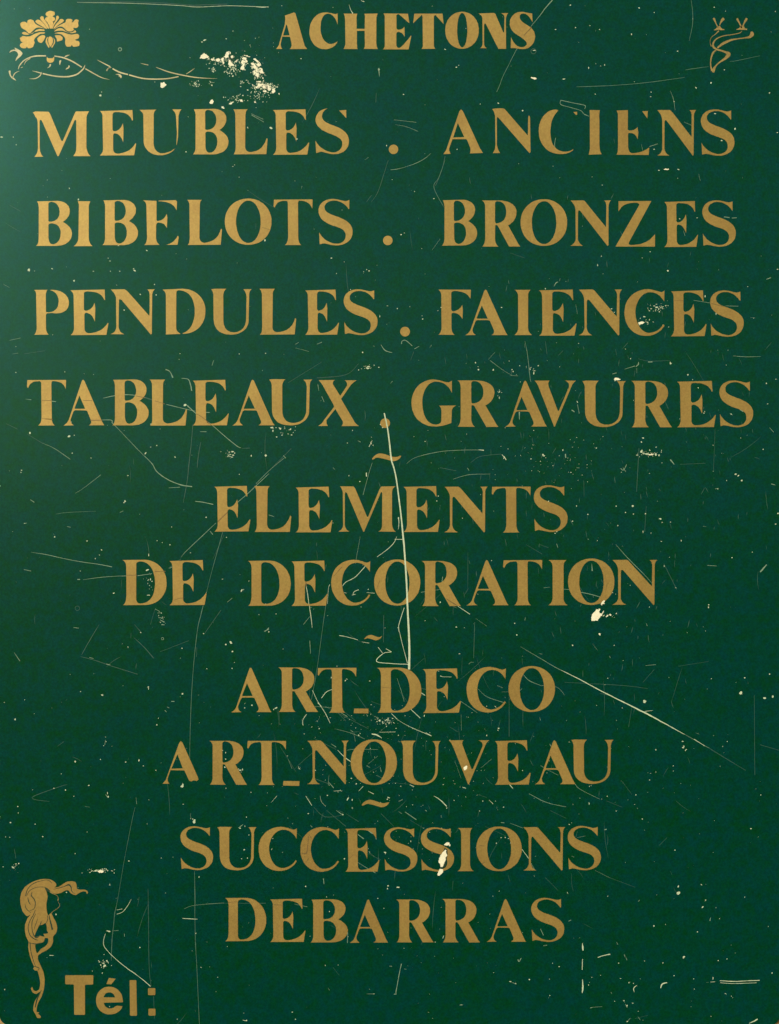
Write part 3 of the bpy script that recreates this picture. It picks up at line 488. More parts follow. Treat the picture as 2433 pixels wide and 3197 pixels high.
S(T(800, 1890), 'b', '332,0,4 345,90,4 350,140,2', '520,188,5 560,195,3 635,215,3', '660,228,2 705,235,3', '845,290,5 810,270,3', '842,292,3 795,300,4 752,350,4.5 860,364,4.5 950,368,4', '762,262,3 790,298,3', '925,15,4 905,75,4 890,130,4 893,165,4', '895,165,3 915,250,3 945,360,3', '352,530,3 385,600,3 430,670,3.5 462,735,3.5', '385,608,6 408,630,3', '408,578,4 440,540,4 475,525,3',
  '845,675,3 880,710,3.5', '880,712,2 960,758,2.5 1095,815,4', '1060,795,3 1095,815,4', '968,650,4 1025,704,4', '722,803,6 750,808,9 785,828,3', '770,792,2 870,790,3', '292,748,4 292,715,3 315,680,4', '1030,545,4 1055,562,4', '298,545,6 318,565,5', '195,550,4 220,540,5', '510,905,3 550,945,5 590,975,4', '1110,1190,2 1150,1215,5 1190,1255,6', '960,1120,3 985,1132,4', '1290,1135,4 1310,1142,4', '1575,1110,4 1602,1142,4', '400,1190,1 408,1225,1.5 435,1255,1', '310,1190,3 348,1250,3.5', '95,1230,1 130,1190,2.5', '485,1160,2 525,1156,2.5',
  '640,1160,2 668,1130,3', '700,1160,2 735,1178,4', '1260,5,3 1335,55,3.5', '1455,1215,2 1480,1240,4', '1150,440,5 1165,446,3', '1165,446,2 1220,447,2', '1490,628,3 1500,638,3')
S(T(800, 1890), 'c', '295,120,2 335,70,2', '55,165,3 80,140,4', '335,220,3 340,300,2', '1328,368,2 1340,356,2 1360,356,1', '1280,680,1 1282,780,1.5', '1385,520,1 1440,570,2 1545,606,2.5', '1505,500,2 1540,515,2', '880,455,1 905,530,2 925,600,2', '370,630,2 480,640,2', '480,640,2 570,695,3', '470,865,2 500,885,3', '490,770,1 600,800,2 680,835,2', '610,795,1 620,850,2', '590,780,2 605,790,3', '565,905,1 620,898,2 760,900,1.5', '920,910,2 955,945,3', '775,1010,2 782,1040,3', '760,940,1 700,990,1', '690,1000,2 710,1012,3', '450,1100,2 485,1140,4', '450,1120,2 455,1060,1', '200,960,1 225,1020,1.5', '1240,970,1 1280,1080,1.2', '1280,600,2 1380,670,1.5', '1410,1010,1 1470,960,1', '750,1060,1 790,1080,1', '890,1225,2 915,1212,4', '1535,540,1 1600,540,1', '1660,520,2 1580,590,1', '1370,80,1 1440,130,1')
S(T(800, 1890), 'f', '795,230,1.5 797,60,1.5', '970,400,1 1050,330,1', '1580,560,1 1580,820,2', '830,640,1 720,600,1', '430,630,1.5 700,770,1.5', '480,640,1 560,720,2', '360,830,1 500,900,1.5', '1380,1180,1 1440,1200,1', '520,640,1 620,720,1.5', '1210,760,1.5 1260,790,2', '360,1080,1.5 470,1120,1.5', '150,880,1 250,1040,1.5', '880,700,1 700,850,1', '600,1100,1 780,1000,1')
S(T(1593, 1890), 'b', '320,405,1.5 360,425,4 450,470,5 560,530,6 680,590,7 780,640,8 860,680,9.5 930,718,8 980,745,6 1060,790,4 1090,805,2', '840,662,3 890,656,2', '1148,835,3 1215,878,3.5')
S(T(1593, 1890), 'c', '65,258,1 170,320,2.5 280,385,3 330,410,2.5', '1090,805,2 1160,845,2 1240,890,2', '80,430,2 120,470,3 190,500,2', '190,500,1.5 290,510,1.5 340,560,1.5', '845,376,1.5 910,370,2', '0,1120,3 18,1145,4', '118,1176,2 200,1220,3.5', '200,1220,3.5 260,1240,2.5 350,1258,2', '400,965,3 420,972,3', '190,1000,2 240,1030,2', '240,1030,1.5 300,1060,1.5', '405,1115,2 440,1150,2 560,1210,1.5', '1160,796,1 1180,804,2', '490,1230,4 494,1245,4', '185,700,1 190,718,3', '95,75,2 92,95,2', '850,110,1 856,128,3', '515,240,1 545,280,1', '620,315,2 626,328,3', '248,866,3 255,880,3', '180,300,1 200,305,2', '1070,850,3 1080,845,2')
S(T(1593, 1890), 'f', '1240,890,2.5 1330,945,2 1470,1030,1.5', '1525,560,1 1527,900,1.5 1528,1060,1.5', '1560,870,1.5 1680,905,1.5', '740,760,1.5 760,640,1', '340,480,1 700,500,1.5 860,520,1', '1050,380,1 1240,350,1', '560,550,1.5 640,565,1.5', '900,400,1 830,480,1', '600,1220,1 700,1260,1.2', '700,1100,1 760,1180,1')
S(T(0, 2520), 'b', '660,790,2 648,830,3.5 655,875,3.5 720,945,3.5 800,1010,4 830,1030,4.5 890,1075,3 940,1118,5', '820,575,1.5 795,620,3 765,655,3 730,668,3', '730,642,2 765,635,3', '1140,694,3 1200,698,4 1235,699,2', '310,925,4 335,926,4', '1518,1330,3 1540,1334,5')
S(T(0, 2520), 'c', '1150,635,1 1220,612,1.5 1400,598,2', '700,772,1 740,770,3', '777,790,2 778,808,3', '1190,40,1 1192,70,1.5', '1490,130,6 1518,108,3', '685,475,2 690,488,3')
S(T(0, 2520), 'f', '925,510,1 928,700,1.8 932,1000,1.5 945,1120,1.5', '870,560,1 860,620,1', '960,1180,1 965,1320,1.2', '90,260,1 100,320,1.5', '1660,600,2 1400,600,1')
S(T(800, 2520), 'c', '908,978,6 900,1010,4 885,1090,4 872,1160,4', '860,1168,3 876,1166,5', '832,992,2 848,994,3', '925,1010,2 938,1012,2', '690,1166,1 740,1166,3', '420,445,4 424,480,4', '572,780,3 570,848,3', '635,170,3 672,198,6', '635,345,2 700,385,2.5 745,410,3.5', '690,140,2 728,165,5', '705,275,4 712,290,2', '930,30,3 1000,78,5', '890,28,2 910,40,2', '500,20,2 540,48,5', '1055,18,3 1065,25,3', '1155,50,2 1158,65,2', '1625,180,3 1632,195,3', '1630,222,3 1640,240,3', '1660,262,3 1680,290,3', '240,605,1 320,622,2.5', '1165,820,5 1172,802,6', '1600,1095,2 1625,1105,3', '1635,950,3 1640,965,5 1652,945,2', '450,1130,1 458,1142,3', '1530,96,3 1550,98,3', '1500,0,1 1510,20,1', '1270,1236,3 1292,1234,3', '340,115,2 350,125,3', '715,290,1 740,310,1')
S(T(800, 2520), 'f', '360,0,1 430,60,2 540,50,1', '440,20,1 560,120,2', '560,40,1 640,90,1.5', '700,290,1 780,330,1.5', '780,40,1.5 860,120,1', '960,80,1 1060,140,1', '210,120,1 300,200,1', '480,1000,1 520,1050,1', '1430,120,1 1560,180,1', '1230,460,1 1225,520,1')
S(T(1593, 2520), 'b', '1310,1083,4 1400,1088,5 1480,1084,4.5 1558,1081,5', '1312,1096,3 1400,1101,3 1540,1096,2.5', '1250,1092,2 1280,1090,3', '548,938,6 585,926,5 625,918,6', '452,848,2 453,870,9 455,895,7', '452,948,4 450,1015,5', '452,1075,4 454,1130,11 450,1160,5', '940,1130,4 950,1105,9 980,1095,6', '1268,1062,6 1266,1078,2', '775,1155,2 772,1130,6 792,1112,2', '75,265,3 105,305,3 115,320,2.5', '1492,1350,2 1525,1335,9 1545,1322,7')
S(T(1593, 2520), 'c', '125,340,1.5 155,395,2.5', '150,425,2 152,435,3', '365,712,3 380,704,4', '712,918,2 718,935,3', '722,935,2 730,955,3', '665,842,2 672,858,3', '500,1254,4 515,1250,4', '510,1250,1 575,1245,2', '735,1335,2 750,1318,3', '705,1205,3 715,1218,4', '720,1230,3 732,1252,3', '190,760,2 208,800,4', '208,865,3 230,862,3', '588,142,3 602,138,5', '30,178,2 35,188,3', '740,1100,3 750,1090,2', '800,1310,2 812,1328,2', '630,1155,2 635,1165,2', '1345,1162,4 1352,1170,2', '1248,706,2 1252,690,4', '1216,588,2 1226,578,3', '355,530,2 362,542,3', '800,590,2 808,580,3', '50,955,3 58,962,5 70,942,2', '1225,1093,1 1240,1094,1', '1190,480,2 1200,488,4', '385,305,2 400,312,2', '180,190,1 220,192,2', '420,190,1 470,180,1.5', '530,395,1 620,440,1.5', '0,100,1.5 80,130,1.5', '760,1220,2 772,1224,2')
S(T(1593, 2520), 'f', '620,440,1 780,500,1', '250,20,1 350,70,1', '930,240,1 980,190,1.2', '420,150,1 410,190,1.5', '220,440,1 300,520,1', '1000,400,1 1010,420,1', '780,1320,1 860,1300,1')
S(T(0, 1890), 'm', '1270,0,3 1255,60,4 1238,130,3 1222,250,2.5 1205,430,2.2 1195,600,2.2 1188,800,1.8 1185,1000,1.5')
S(T(0, 2520), 'm', '845,0,1 830,60,1.5 800,210,1.5 770,370,1.2 735,580,1.5 718,660,3 710,740,2.5 700,830,3 697,910,2.5 696,960,1')
S(T(0, 2520), 'm', '1215,400,1.5 1218,560,3.5 1218,700,2 1222,860,2.5 1230,1000,2 1238,1180,2 1246,1354,2.5')
S(T(1593, 0), 'm', '1130,0,2 1140,80,2.5 1138,160,2.5 1120,245,1.5')
S(T(1593, 0), 'm', '415,542,1.5 520,539,3 650,533,2 860,515,2.5 1090,483,1.5')
S(T(1593, 0), 'm', '1370,385,1 1420,378,2 1560,348,1')
S(T(1593, 0), 'm', '1095,436,2 1150,428,2.5 1240,416,1')
S(T(800, 1890), 'm', '1365,105,1 1362,200,1.8 1358,330,1.5')
S(T(800, 1890), 'm', '435,0,2 410,180,2 380,400,2 355,540,2 345,590,2')
S(T(800, 0), 'm', '1502,574,3 1520,535,3 1540,480,2.5 1580,400,2.5 1618,325,2 1640,290,2')
S(T(0, 1260), 'm', '350,690,1 420,680,2 600,672,1')
S(T(0, 1260), 'm', '1392,800,2 1370,880,2.5 1345,970,2.5 1320,1060,1.5 1290,1180,1.5')
S(T(800, 0), 'm', '1170,1290,2 1110,1170,3 1140,1110,2.5 1180,1000,1.5')
SM = {'b': (M_SCRB, .00008, .66), 'B': (M_SCRB, .00030, .95), 'c': (M_SCR, .00006, .72), 'f': (M_FAINT, .00004, 1.5), 'm': (M_MID, .00005, .9)}
for style, pts in SCR:
    mat, z, k = SM[style]
    z += random.uniform(-.00001, .00001)
    pp = smooth([(x, y, w_*k) for x, y, w_ in pts], 5)
    L = math.hypot(pts[0][0]-pts[-1][0], pts[0][1]-pts[-1][1])
    if L < 14: pp = smooth([(pts[0][0], pts[0][1], 1)] + [(x, y, w_*k) for x, y, w_ in pts] + [(pts[-1][0], pts[-1][1], 1)], 2)
    V, F = strip(pp, z, .28 if style != 'B' else .08)
    mesh_obj('scratch', V, F, mat, sign)

# dark creases that cross the gold letters
for ox, oy, sc, t in ((0, 1260, 2, '285,96,2 330,98,2'), (0, 1260, 2, '565,105,2 640,104,2.5'), (440, 1160, 4.2, '185,385,1.6 320,425,1.6'), (440, 1160, 4.2, '730,555,1.8 820,610,1.8 920,700,2'), (60, 1160, 4.2, '300,378,1.4 425,380,1.4'), (60, 1160, 4.2, '300,615,1.4 425,628,1.6'),
                      (60, 1160, 4.2, '840,380,1.6 960,382,1.6'), (440, 1160, 4.2, '-60,320,1.6 60,345,2'), (650, 1490, 2.8, '85,390,2.4 170,305,2.4'), (360, 1720, 2.8, '100,212,2 190,212,2'), (360, 1720, 2.8, '345,180,2 440,178,1.5'), (360, 1720, 2.8, '520,430,1.5 560,415,1.5 600,412,1'), (900, 1720, 2.8, '155,270,2 160,310,3'), (900, 1720, 2.8, '400,220,1.5 470,140,1.5'),
                      (900, 1720, 2.8, '1385,420,2 1440,455,3 1480,480,2'), (540, 2550, 2.8, '1185,165,1.5 1180,260,2.4 1165,320,3 1125,318,2'), (540, 2550, 2.8, '1190,150,1.5 1210,185,2'), (540, 2550, 2.8, '1160,400,1 1190,360,1'), (680, 2770, 2.8, '90,132,1.4 170,126,1.4'), (680, 2770, 2.8, '490,152,1.4 570,158,1.4'),
                      (1240, 0, 3.5, '1385,390,2 1470,300,2.4'), (1800, 880, 3.0545, '930,175,1.2 1020,180,1.2'), (1800, 880, 3.0545, '1285,205,1.6 1400,235,1.6'), (1150, 2050, 2.8, '125,270,1.4 205,275,1.4'), (800, 600, 3.733, '70,410,1.2 165,440,1.2'), (1040, 2550, 2.8, '1285,250,2 1320,255,1.4'), (1040, 2550, 2.8, '1300,410,2.4 1330,395,1.6'),
                      (1040, 2550, 2.8, '130,380,1 180,330,1'), (1480, 1720, 2.8, '1150,360,1 1165,280,1'), (900, 1720, 2.8, '775,330,1.5 800,260,1.5'), (650, 1490, 2.8, '1320,330,1.5 1335,300,1'), (1260, 1160, 3.0545, '640,190,1.2 650,140,1.2'), (650, 1490, 2.8, '878,178,3 880,150,2.5')):
    pts = [(ox+float(q.split(',')[0])/sc, oy+float(q.split(',')[1])/sc, float(q.split(',')[2])) for q in t.split()]
    V, F = strip(smooth(pts, 5), .00021, .3); mesh_obj('crease', V, F, M_CREASE, sign)

# ---------------------------------------------------------------- chips where the paint is gone, down to the cream primer
CH = []
def K(o, txt):
    for t in txt.split():
        v = [float(q) for q in t.split(',')]
        x, y, rx = o[0]+v[0]/o[2], o[1]+v[1]/o[2], v[2]/o[2]
        ry = (v[3] if len(v) > 3 else v[2])/o[2]; an = v[4] if len(v) > 4 else 0
        CH.append((x, y, rx, ry, an))
def ragged(lp, amp=1.0, step=1.8):
    out = []
    for k in range(len(lp)):
        (ax, ay), (bx, by) = lp[k], lp[(k+1) % len(lp)]; L = math.hypot(bx-ax, by-ay); m_ = max(1, int(L/step))
        for q in range(m_):
            t = q/m_; d = random.uniform(-amp, amp); out.append((ax+(bx-ax)*t - (by-ay)/(L or 1)*d, ay+(by-ay)*t + (bx-ax)/(L or 1)*d))
    return out
def chip(loops, z=.00007, mat=None):
    loops = [ragged(lp) for lp in loops]
    shape('paint_chip', loops, mat or M_CHIP, sign, .0, z)
c5 = (600, 130, 5.6); c6 = (1800, 1850, 8.4)
chip(poly('135,290 150,250 205,202 250,225 290,255 285,285 215,298', *c5), .00009)
chip(poly('570,270 580,220 610,180 645,165 670,180 680,210 650,215 635,245 645,275 610,285 590,290', *c5))
chip(poly('635,290 655,280 660,310 685,330 690,370 720,395 745,415 700,422 660,430 635,400 640,360', *c5))
chip(poly('415,310 450,290 480,300 500,315 480,345 450,350 425,335', *c5)); chip(poly('505,300 535,280 560,290 550,330 570,375 545,400 530,360 510,330', *c5))
chip(poly('330,310 350,295 380,315 410,318 400,330 350,332', *c5)); chip(poly('690,240 720,245 715,290 690,290 675,262', *c5)); chip(poly('750,350 790,310 795,335 770,365', *c5))
chip(poly('870,290 900,270 970,280 940,300 970,340 965,365 925,370 915,420 912,480 890,500 850,480 855,450 880,400 850,355 880,330', *c5))
chip(poly('900,235 960,240 1025,268 1010,272 950,256 905,245', *c5))
chip(poly('1030,375 1065,362 1100,385 1110,420 1145,450 1150,520 1165,560 1170,610 1150,635 1110,600 1070,545 1055,520 1110,495 1075,460 1040,460 1045,420', *c5))
chip(poly('1070,300 1110,290 1150,330 1190,370 1210,420 1180,430 1150,440 1125,400 1150,380 1120,340 1085,320', *c5))
chip(poly('1155,490 1190,450 1225,470 1240,520 1258,555 1215,555 1170,545', *c5)); chip(poly('1225,620 1250,630 1250,655 1230,650', *c5))
chip(poly('1110,790 1150,770 1145,735 1180,725 1200,745 1240,735 1290,755 1330,750 1370,790 1385,830 1360,855 1330,850 1300,825 1250,820 1215,790 1160,815 1120,815', *c5))
chip(poly('1120,695 1190,690 1215,705 1150,715', *c5)); chip(poly('1050,745 1080,765 1105,775 1060,765', *c5)); chip(poly('1240,855 1285,845 1305,875 1280,890 1250,880', *c5))
chip(poly('1385,885 1410,850 1400,825 1435,810 1460,870 1420,905', *c5)); chip(poly('1510,905 1530,900 1530,935 1515,925', *c5))
chip(poly('305,1070 330,1030 355,1012 380,1045 355,1085 320,1085', *c5)); chip(poly('508,1135 540,1130 568,1170 545,1175 520,1155', *c5)); chip(poly('640,1080 690,1065 708,1050 700,1090 665,1100', *c5))
chip(poly('835,1025 860,1008 885,1025 880,1050 850,1052', *c5)); chip(poly('1075,1050 1105,1045 1138,1080 1105,1070', *c5))
chip(poly('400,600 450,530 530,440 560,432 570,460 600,418 630,430 620,470 595,500 615,545 660,555 680,520 715,470 728,485 700,545 665,600 630,620 610,660 580,690 560,745 520,730 480,748 450,740 400,738 390,680', *c6), .00010)
chip(poly('640,290 680,225 748,200 735,240 715,275 745,290 720,300 690,298 660,335 650,320', *c6), .00026)
chip(poly('770,628 810,595 850,575 830,610 800,640', *c6)); chip(poly('860,570 885,555 915,585 900,605 870,598', *c6)); chip(poly('585,1075 610,1065 635,1105 620,1130 600,1105', *c6)); chip(poly('1035,560 1050,525 1058,545 1045,570', *c6))
# long white gouge through an S of SUCCESSIONS, with the bare green board around it
c7 = (1040, 2550, 2.8)
shape('paint_chip', poly('950,345 925,395 935,432 960,445 985,430 990,380 1002,330 1000,285 975,270', *c7), M_DARK, sign, .0, .00023)
chip(poly('925,375 945,330 975,292 990,288 988,315 1000,335 985,355 985,380 970,410 960,440 942,440 935,410 925,400', *c7), .00027)
chip(poly('935,455 962,458 960,485 930,518 912,512 920,480', *c7), .00027); chip(poly('970,245 990,225 1018,225 1015,245 990,252', *c7), .00027)
chip(poly('1020,238 1026,240 1024,258 1015,255', *c7), .00027)
chip([blob(1453.5, 2397.5, 5, 8.5, 30, 12, .1)], .00028)
K(T(0, 0), '1020,530,18,20,0 628,596,12,8,0 635,575,4 12,856,14,6,0 84,856,4,6 102,904,4 1280,250,14,6,-25 1262,262,8,4,0 1456,194,4 1414,242,5 185,52,2 560,182,3 1320,634,11 1508,628,10,12 1480,600,8,4 1440,648,8,8 1388,670,6,7 1595,636,10,4,50 1214,520,5,7 1240,505,4,6 1210,538,3 1240,540,5,3 1316,516,4 1325,535,4 1548,798,4,9,-40 1600,672,3 1176,730,3 1162,948,6,5 1455,1040,4 1466,1030,3 1494,1106,4,3 434,1176,4,6 296,1124,3 270,1160,2 968,512,3 90,56,3')
K(T(800, 0), '160,36,8,2 480,46,3 1100,38,4,2 280,366,6,4 766,434,8,10 1250,420,9,5 1265,408,5,3 920,590,7,4 1055,654,2 1400,650,4 1512,644,9,5,30 1664,690,6,5 94,800,14,9,20 255,868,7 815,910,4,7 1180,308,10,4,30 1110,1240,7,5 990,1196,4 850,1122,3 284,1174,2 1310,178,3 500,760,2 410,810,2 1255,932,5 1400,90,5,3 1540,105,2')
K(T(1593, 0), '148,488,20,6,15 334,494,14,3,-8 490,424,4,12 590,406,5,7 565,412,6,3 535,398,3 376,32,6 806,50,9,5,20 900,78,4 408,172,5 498,160,6,3 559,184,5 758,214,4,8 285,184,8,4 1045,320,6,5 1140,118,4,6 1274,46,5 1656,72,5,3,-50 1345,70,3 1338,436,5 1255,518,6,8 1160,548,10,4,45 1620,580,6,7,60 532,588,6,4,45 78,692,6,5,40 880,575,5,4 878,604,5,4 1024,634,5 1280,710,9,4 1405,804,9,10 1320,878,9,5 960,880,6,5 898,932,8,4 930,1064,11,4,10 978,1057,20,4,-4 1050,1058,10,4,10 575,1156,4 512,1105,3 1668,828,8,4 776,510,3 310,1110,2 150,315,15,3,0 428,264,2 1630,200,2 1120,250,2')
K(T(0, 630), '182,426,10,14 218,432,3 326,418,9,4,20 842,430,16,6,25 835,418,8,4 748,434,6,4 690,434,4 688,370,8,3 676,352,5,4 463,493,8 918,304,9,4,25 740,274,8,3 584,434,7,3 966,516,5 976,582,6 876,578,6 776,676,7,5 730,520,3 100,1066,6,4 406,1062,4 585,1078,3 1125,948,4 1495,950,4 1120,984,3 490,-15,5,8 100,904,3 1655,240,8,12 80,2060,2 330,830,3')
K(T(800, 630), '470,352,8,5 502,448,4 672,436,4 706,432,7,5,30 690,424,4 590,548,4 882,666,5,6 1040,732,5,8 1036,712,4 772,716,3,9 1135,680,6,3 1155,660,4 1370,1004,7,8 1388,1048,8,6 1386,1030,3 1480,1050,6,10,30 1580,994,4 766,1034,6,4 700,1040,14,6,-10 706,1030,10,4 665,940,6 60,946,4 1532,660,7,4 755,396,3,2 1034,292,3 1055,450,2 905,205,7 925,195,4 820,650,8,2 960,655,3 1605,1060,6 640,1050,4 550,375,3 1650,1125,3')
K(T(1593, 630), '1058,106,8,4 1168,100,6,3 1168,420,1 1670,422,10,4 546,396,4,7 1484,530,5,3,50 220,542,5,7 1218,590,5,10 916,658,14,7,0 900,650,10,4 880,668,9,4 928,672,5,9 870,680,6,4 860,664,4 838,718,14,5,5 820,756,20,8,-10 810,766,10,6,-30 858,754,9,5 955,772,7,5 990,782,5,3 634,668,7,5 650,690,6,4 500,72,6,5 1286,700,4,10 570,340,3,6 580,450,3,2 795,500,2 752,980,4,6 668,1108,20,8,5 655,1116,8,5 1002,1010,8,7,0 1000,1004,4,8 148,1070,5,12 175,1024,7,5 60,1024,4 12,1048,6 428,884,5,3 1110,1080,7 1140,1110,4 1600,1134,5 1660,1108,4 1175,1162,5 420,1250,10,4,60 825,350,3,5 770,1240,3 875,312,7,3 1520,728,3 40,1080,3 290,880,2 1350,1020,3 360,1170,2 720,920,3 985,430,8 760,700,5 310,1030,3')
K(T(0, 1260), '188,184,8,10 432,204,14,9 465,198,6,4 445,116,4 135,416,6,5 132,430,5 452,310,5 570,340,5,4 910,310,5,12,30 942,272,5,3 980,262,5 1094,334,10,5,40 1156,10,14,9,-20 1452,300,12,6 1440,318,8,4 1456,322,10,5 1438,330,8,3 1466,310,6,5 1448,335,8,4 1570,326,6,8 1660,324,10 1495,442,4 782,610,8,9 775,618,8,4 342,832,6 544,858,7,4 635,914,8,4,25 622,946,4 596,968,4 1014,868,4 1062,882,5 1190,932,6,3 982,856,4 502,1046,6,3 1390,1096,6,3 712,1184,9,5,-30 930,945,4,14 920,1040,14,7,-20 940,1098,5,12 950,1110,5 928,1196,14,4,0 1510,1166,7,12,30 1555,1108,3,4 155,748,8,3 0,515,5 1288,710,6 1072,770,4 930,1000,6 1290,1180,2 1415,835,4 800,450,5 945,128,10,5 1380,300,3 60,420,2')
K(T(800, 1260), '60,324,10 128,208,7,5 125,150,6,4 150,158,12,5,15 100,150,14,7,10 105,170,6,10 215,160,5,8 200,190,7,4 222,196,6 570,246,5,3 602,168,4 648,486,6 580,450,3,6 1138,578,5 1128,608,5 964,690,5 1288,716,4 1400,666,2 800,62,5 776,130,4,8 790,150,7,4 780,112,3 1095,1128,8,5 1088,1140,10,6 1110,1142,8,4 665,1010,2 700,1160,5 480,745,3 1150,1240,5,7 1560,350,4 720,210,3 730,260,4 1385,1190,3 1470,980,4 655,1270,3 885,1400,4 1300,1400,3 1240,1270,2 60,1250,3')
K(T(1593, 1260), '820,300,11,14 850,315,12,6 880,318,18,4 910,318,9,12 930,322,6,10 912,272,8,4 835,312,12,4 870,320,6 1408,440,12,8 1425,450,6,10,45 1446,480,8 938,720,14,6,20 950,742,7,4 1002,740,4 662,640,6,5,45 486,692,7,4 390,734,8,4,-20 240,610,5,6 210,326,12,5 190,360,4 130,346,5 380,430,5,4 376,225,3 460,228,3 416,212,3 538,278,5 830,215,10,5 820,240,6 870,436,3 948,370,4 1268,260,4 1580,286,5 1352,480,4 1296,532,8,4 1672,686,6,8 1658,752,7,4 1386,962,6,4 1512,928,4 672,762,5 765,640,10 845,688,6 830,800,3,12 880,808,2,9 962,1015,4,7 945,860,6,3 995,960,3 1068,856,4,8 545,855,3 640,1180,5 660,1190,3 1608,2,6,3 1035,1150,4 750,1135,3 1240,1256,6,5 870,1270,3,6 415,640,4,7 280,810,6,4 292,800,4 1060,95,3 1380,66,5 1210,60,7,4 1215,50,3,7 205,318,8 1440,215,3 330,290,6,8 360,340,3 720,680,6 770,690,5 340,690,4')
K(T(0, 1890), '880,170,5 1020,100,4 1272,176,5 1410,244,10,6,-20 1440,230,8,9 1445,236,10,5 1452,288,8,6 1292,396,6,4 1450,394,5 1465,356,3 640,560,10,6 504,538,4 926,510,7,6 928,520,3,9 1138,268,6,4 1574,624,7,6 1528,640,5 1530,612,3 990,704,5,3 980,746,6,7 1140,552,10,8 660,822,4,3 664,850,4 648,876,4 470,976,8 628,962,5 786,978,6,4 868,968,6,12 896,1002,6,4 974,1030,4 384,1052,5,4 556,1124,7,5 410,1152,6 338,1142,4 462,1192,5,3 1138,1130,14,10,0 1142,1120,5,14 1412,1142,3,5 672,1172,3,12 676,1195,6,9 204,1152,3 930,1214,3 112,1256,6,5 1145,1242,5,3 95,712,6,9 28,606,4 155,590,4 215,676,3 800,260,3,7 1410,920,4,8 1390,905,4 1410,960,5 1500,1030,12,5,20 1490,1022,5,4 1515,1025,4,10 1405,1010,6,5,40 1485,944,4,5 770,1110,2 1240,560,2 325,640,2 700,880,2')
K(T(800, 1890), '124,54,5,3 80,165,6 18,58,3 168,272,3 125,640,14,6,-20 110,650,6 1270,302,8,3 1375,420,4,8 1362,446,5,4 1140,410,5,4 565,460,4,3 820,715,14,4 830,735,4,10 770,720,8,9,20 790,730,6 825,705,8,4 1050,690,5,10 1010,560,3 1440,812,5,6 1515,768,8,6 1510,780,4 445,1186,6,5 572,1210,4,16,30 600,1214,4,9 826,1200,12,5,25 820,1210,6 625,1114,6 595,1080,6,5 690,1100,8,6 718,620,5,3 558,470,4,8,30 570,462,3 505,380,2,8 480,440,6,3,-40 470,450,3,10 710,472,5,4 755,725,5,6 1160,545,2 1175,570,3 1350,670,2 1440,630,4 640,810,8,6,30 650,800,4 1415,1222,4 1380,1185,3 1250,135,8,4 1055,95,3 805,140,3 270,1020,10,4,20 265,1010,4 560,860,3 1555,575,2 195,940,4 370,1030,4 930,690,3 1480,1075,2 1405,1012,2')
K(T(1593, 1890), '560,182,6,7 650,250,3,6,30 1238,12,6,10 870,10,3 1440,548,13,14 1620,430,6 1465,452,6 1256,458,4 42,184,6 28,112,5 390,250,8 706,345,3 610,455,4 592,495,3 540,625,3 1078,850,6,4 1080,888,10,5,10 1100,900,6,4 1095,905,4,8 1085,880,5,8 910,902,4,7 910,1040,4 1020,1002,5,4 872,1090,6,4 494,1238,4,9 606,1192,4 785,1184,5 1565,1184,4 1640,570,10 1590,580,14,8 1355,850,5,3 740,880,2 495,1130,3,6 840,600,14 700,640,4 505,1125,3 150,1205,2 1000,100,2 1220,160,3 1410,480,2')
K(T(0, 2520), '66,96,7,5 220,106,7,4 268,184,7,4,20 1212,90,14,14 1204,74,6,5 1216,80,10,6 1192,72,3 1540,62,4,6 1530,118,3,8 1500,132,9,5 1555,174,4,6 1525,266,8,5,-30 1546,318,5 1510,322,4 1008,318,4 806,336,6,4 804,334,2 100,354,8,4,-20 80,375,10,5,30 118,352,5,6 88,382,4,5 600,398,16,7,-5 630,400,22,8,5 575,398,10,4,-20 562,408,9,4,-40 665,388,4,8 700,398,10,3,10 714,410,3,8 655,384,5 686,486,6,3,40 416,532,7,4 350,670,5,9 680,775,14,7,10 668,772,5,4 778,800,2,8 874,876,5 655,990,13,8,20 650,996,12,5,-10 668,960,7,6,50 674,966,4,16,-20 622,966,4,9,40 650,920,5,4 630,985,5,8 644,975,10,4,40 640,1036,4,6,30 578,1024,3,4 1256,1000,7,4,10 1108,1324,4 1540,1332,6 476,1130,2,7 685,1245,4,6 1244,436,5,6 1360,1062,4,3 1420,870,3 35,186,5,3 62,188,4 20,372,6,3 115,36,4,7 30,1138,3,8,10 1224,788,5 1440,720,3 545,155,3 470,290,4 920,105,3 0,60,4')
K(T(800, 2520), '326,40,7,4 540,46,9,5,30 824,492,8,6 820,508,5,7 885,500,14,6,5 805,282,10,5,20 808,290,4 966,212,3,8 552,322,6 458,652,5 226,1280,6,4 246,1324,5 736,1166,6,2 1556,222,1 1530,190,5,3 1500,225,4,6 1555,190,4,6 1575,196,6,3 105,195,4,3 98,262,2,8,30 310,495,5,6 760,570,5 1585,1088,6,3 1622,1104,6,3 1518,524,3 1290,475,2 440,560,4 798,632,3,6 1280,1234,8,3 1118,842,4 1396,24,4 600,5,3,9 1190,5,5 1545,0,5 1590,222,3,9 1638,258,2')
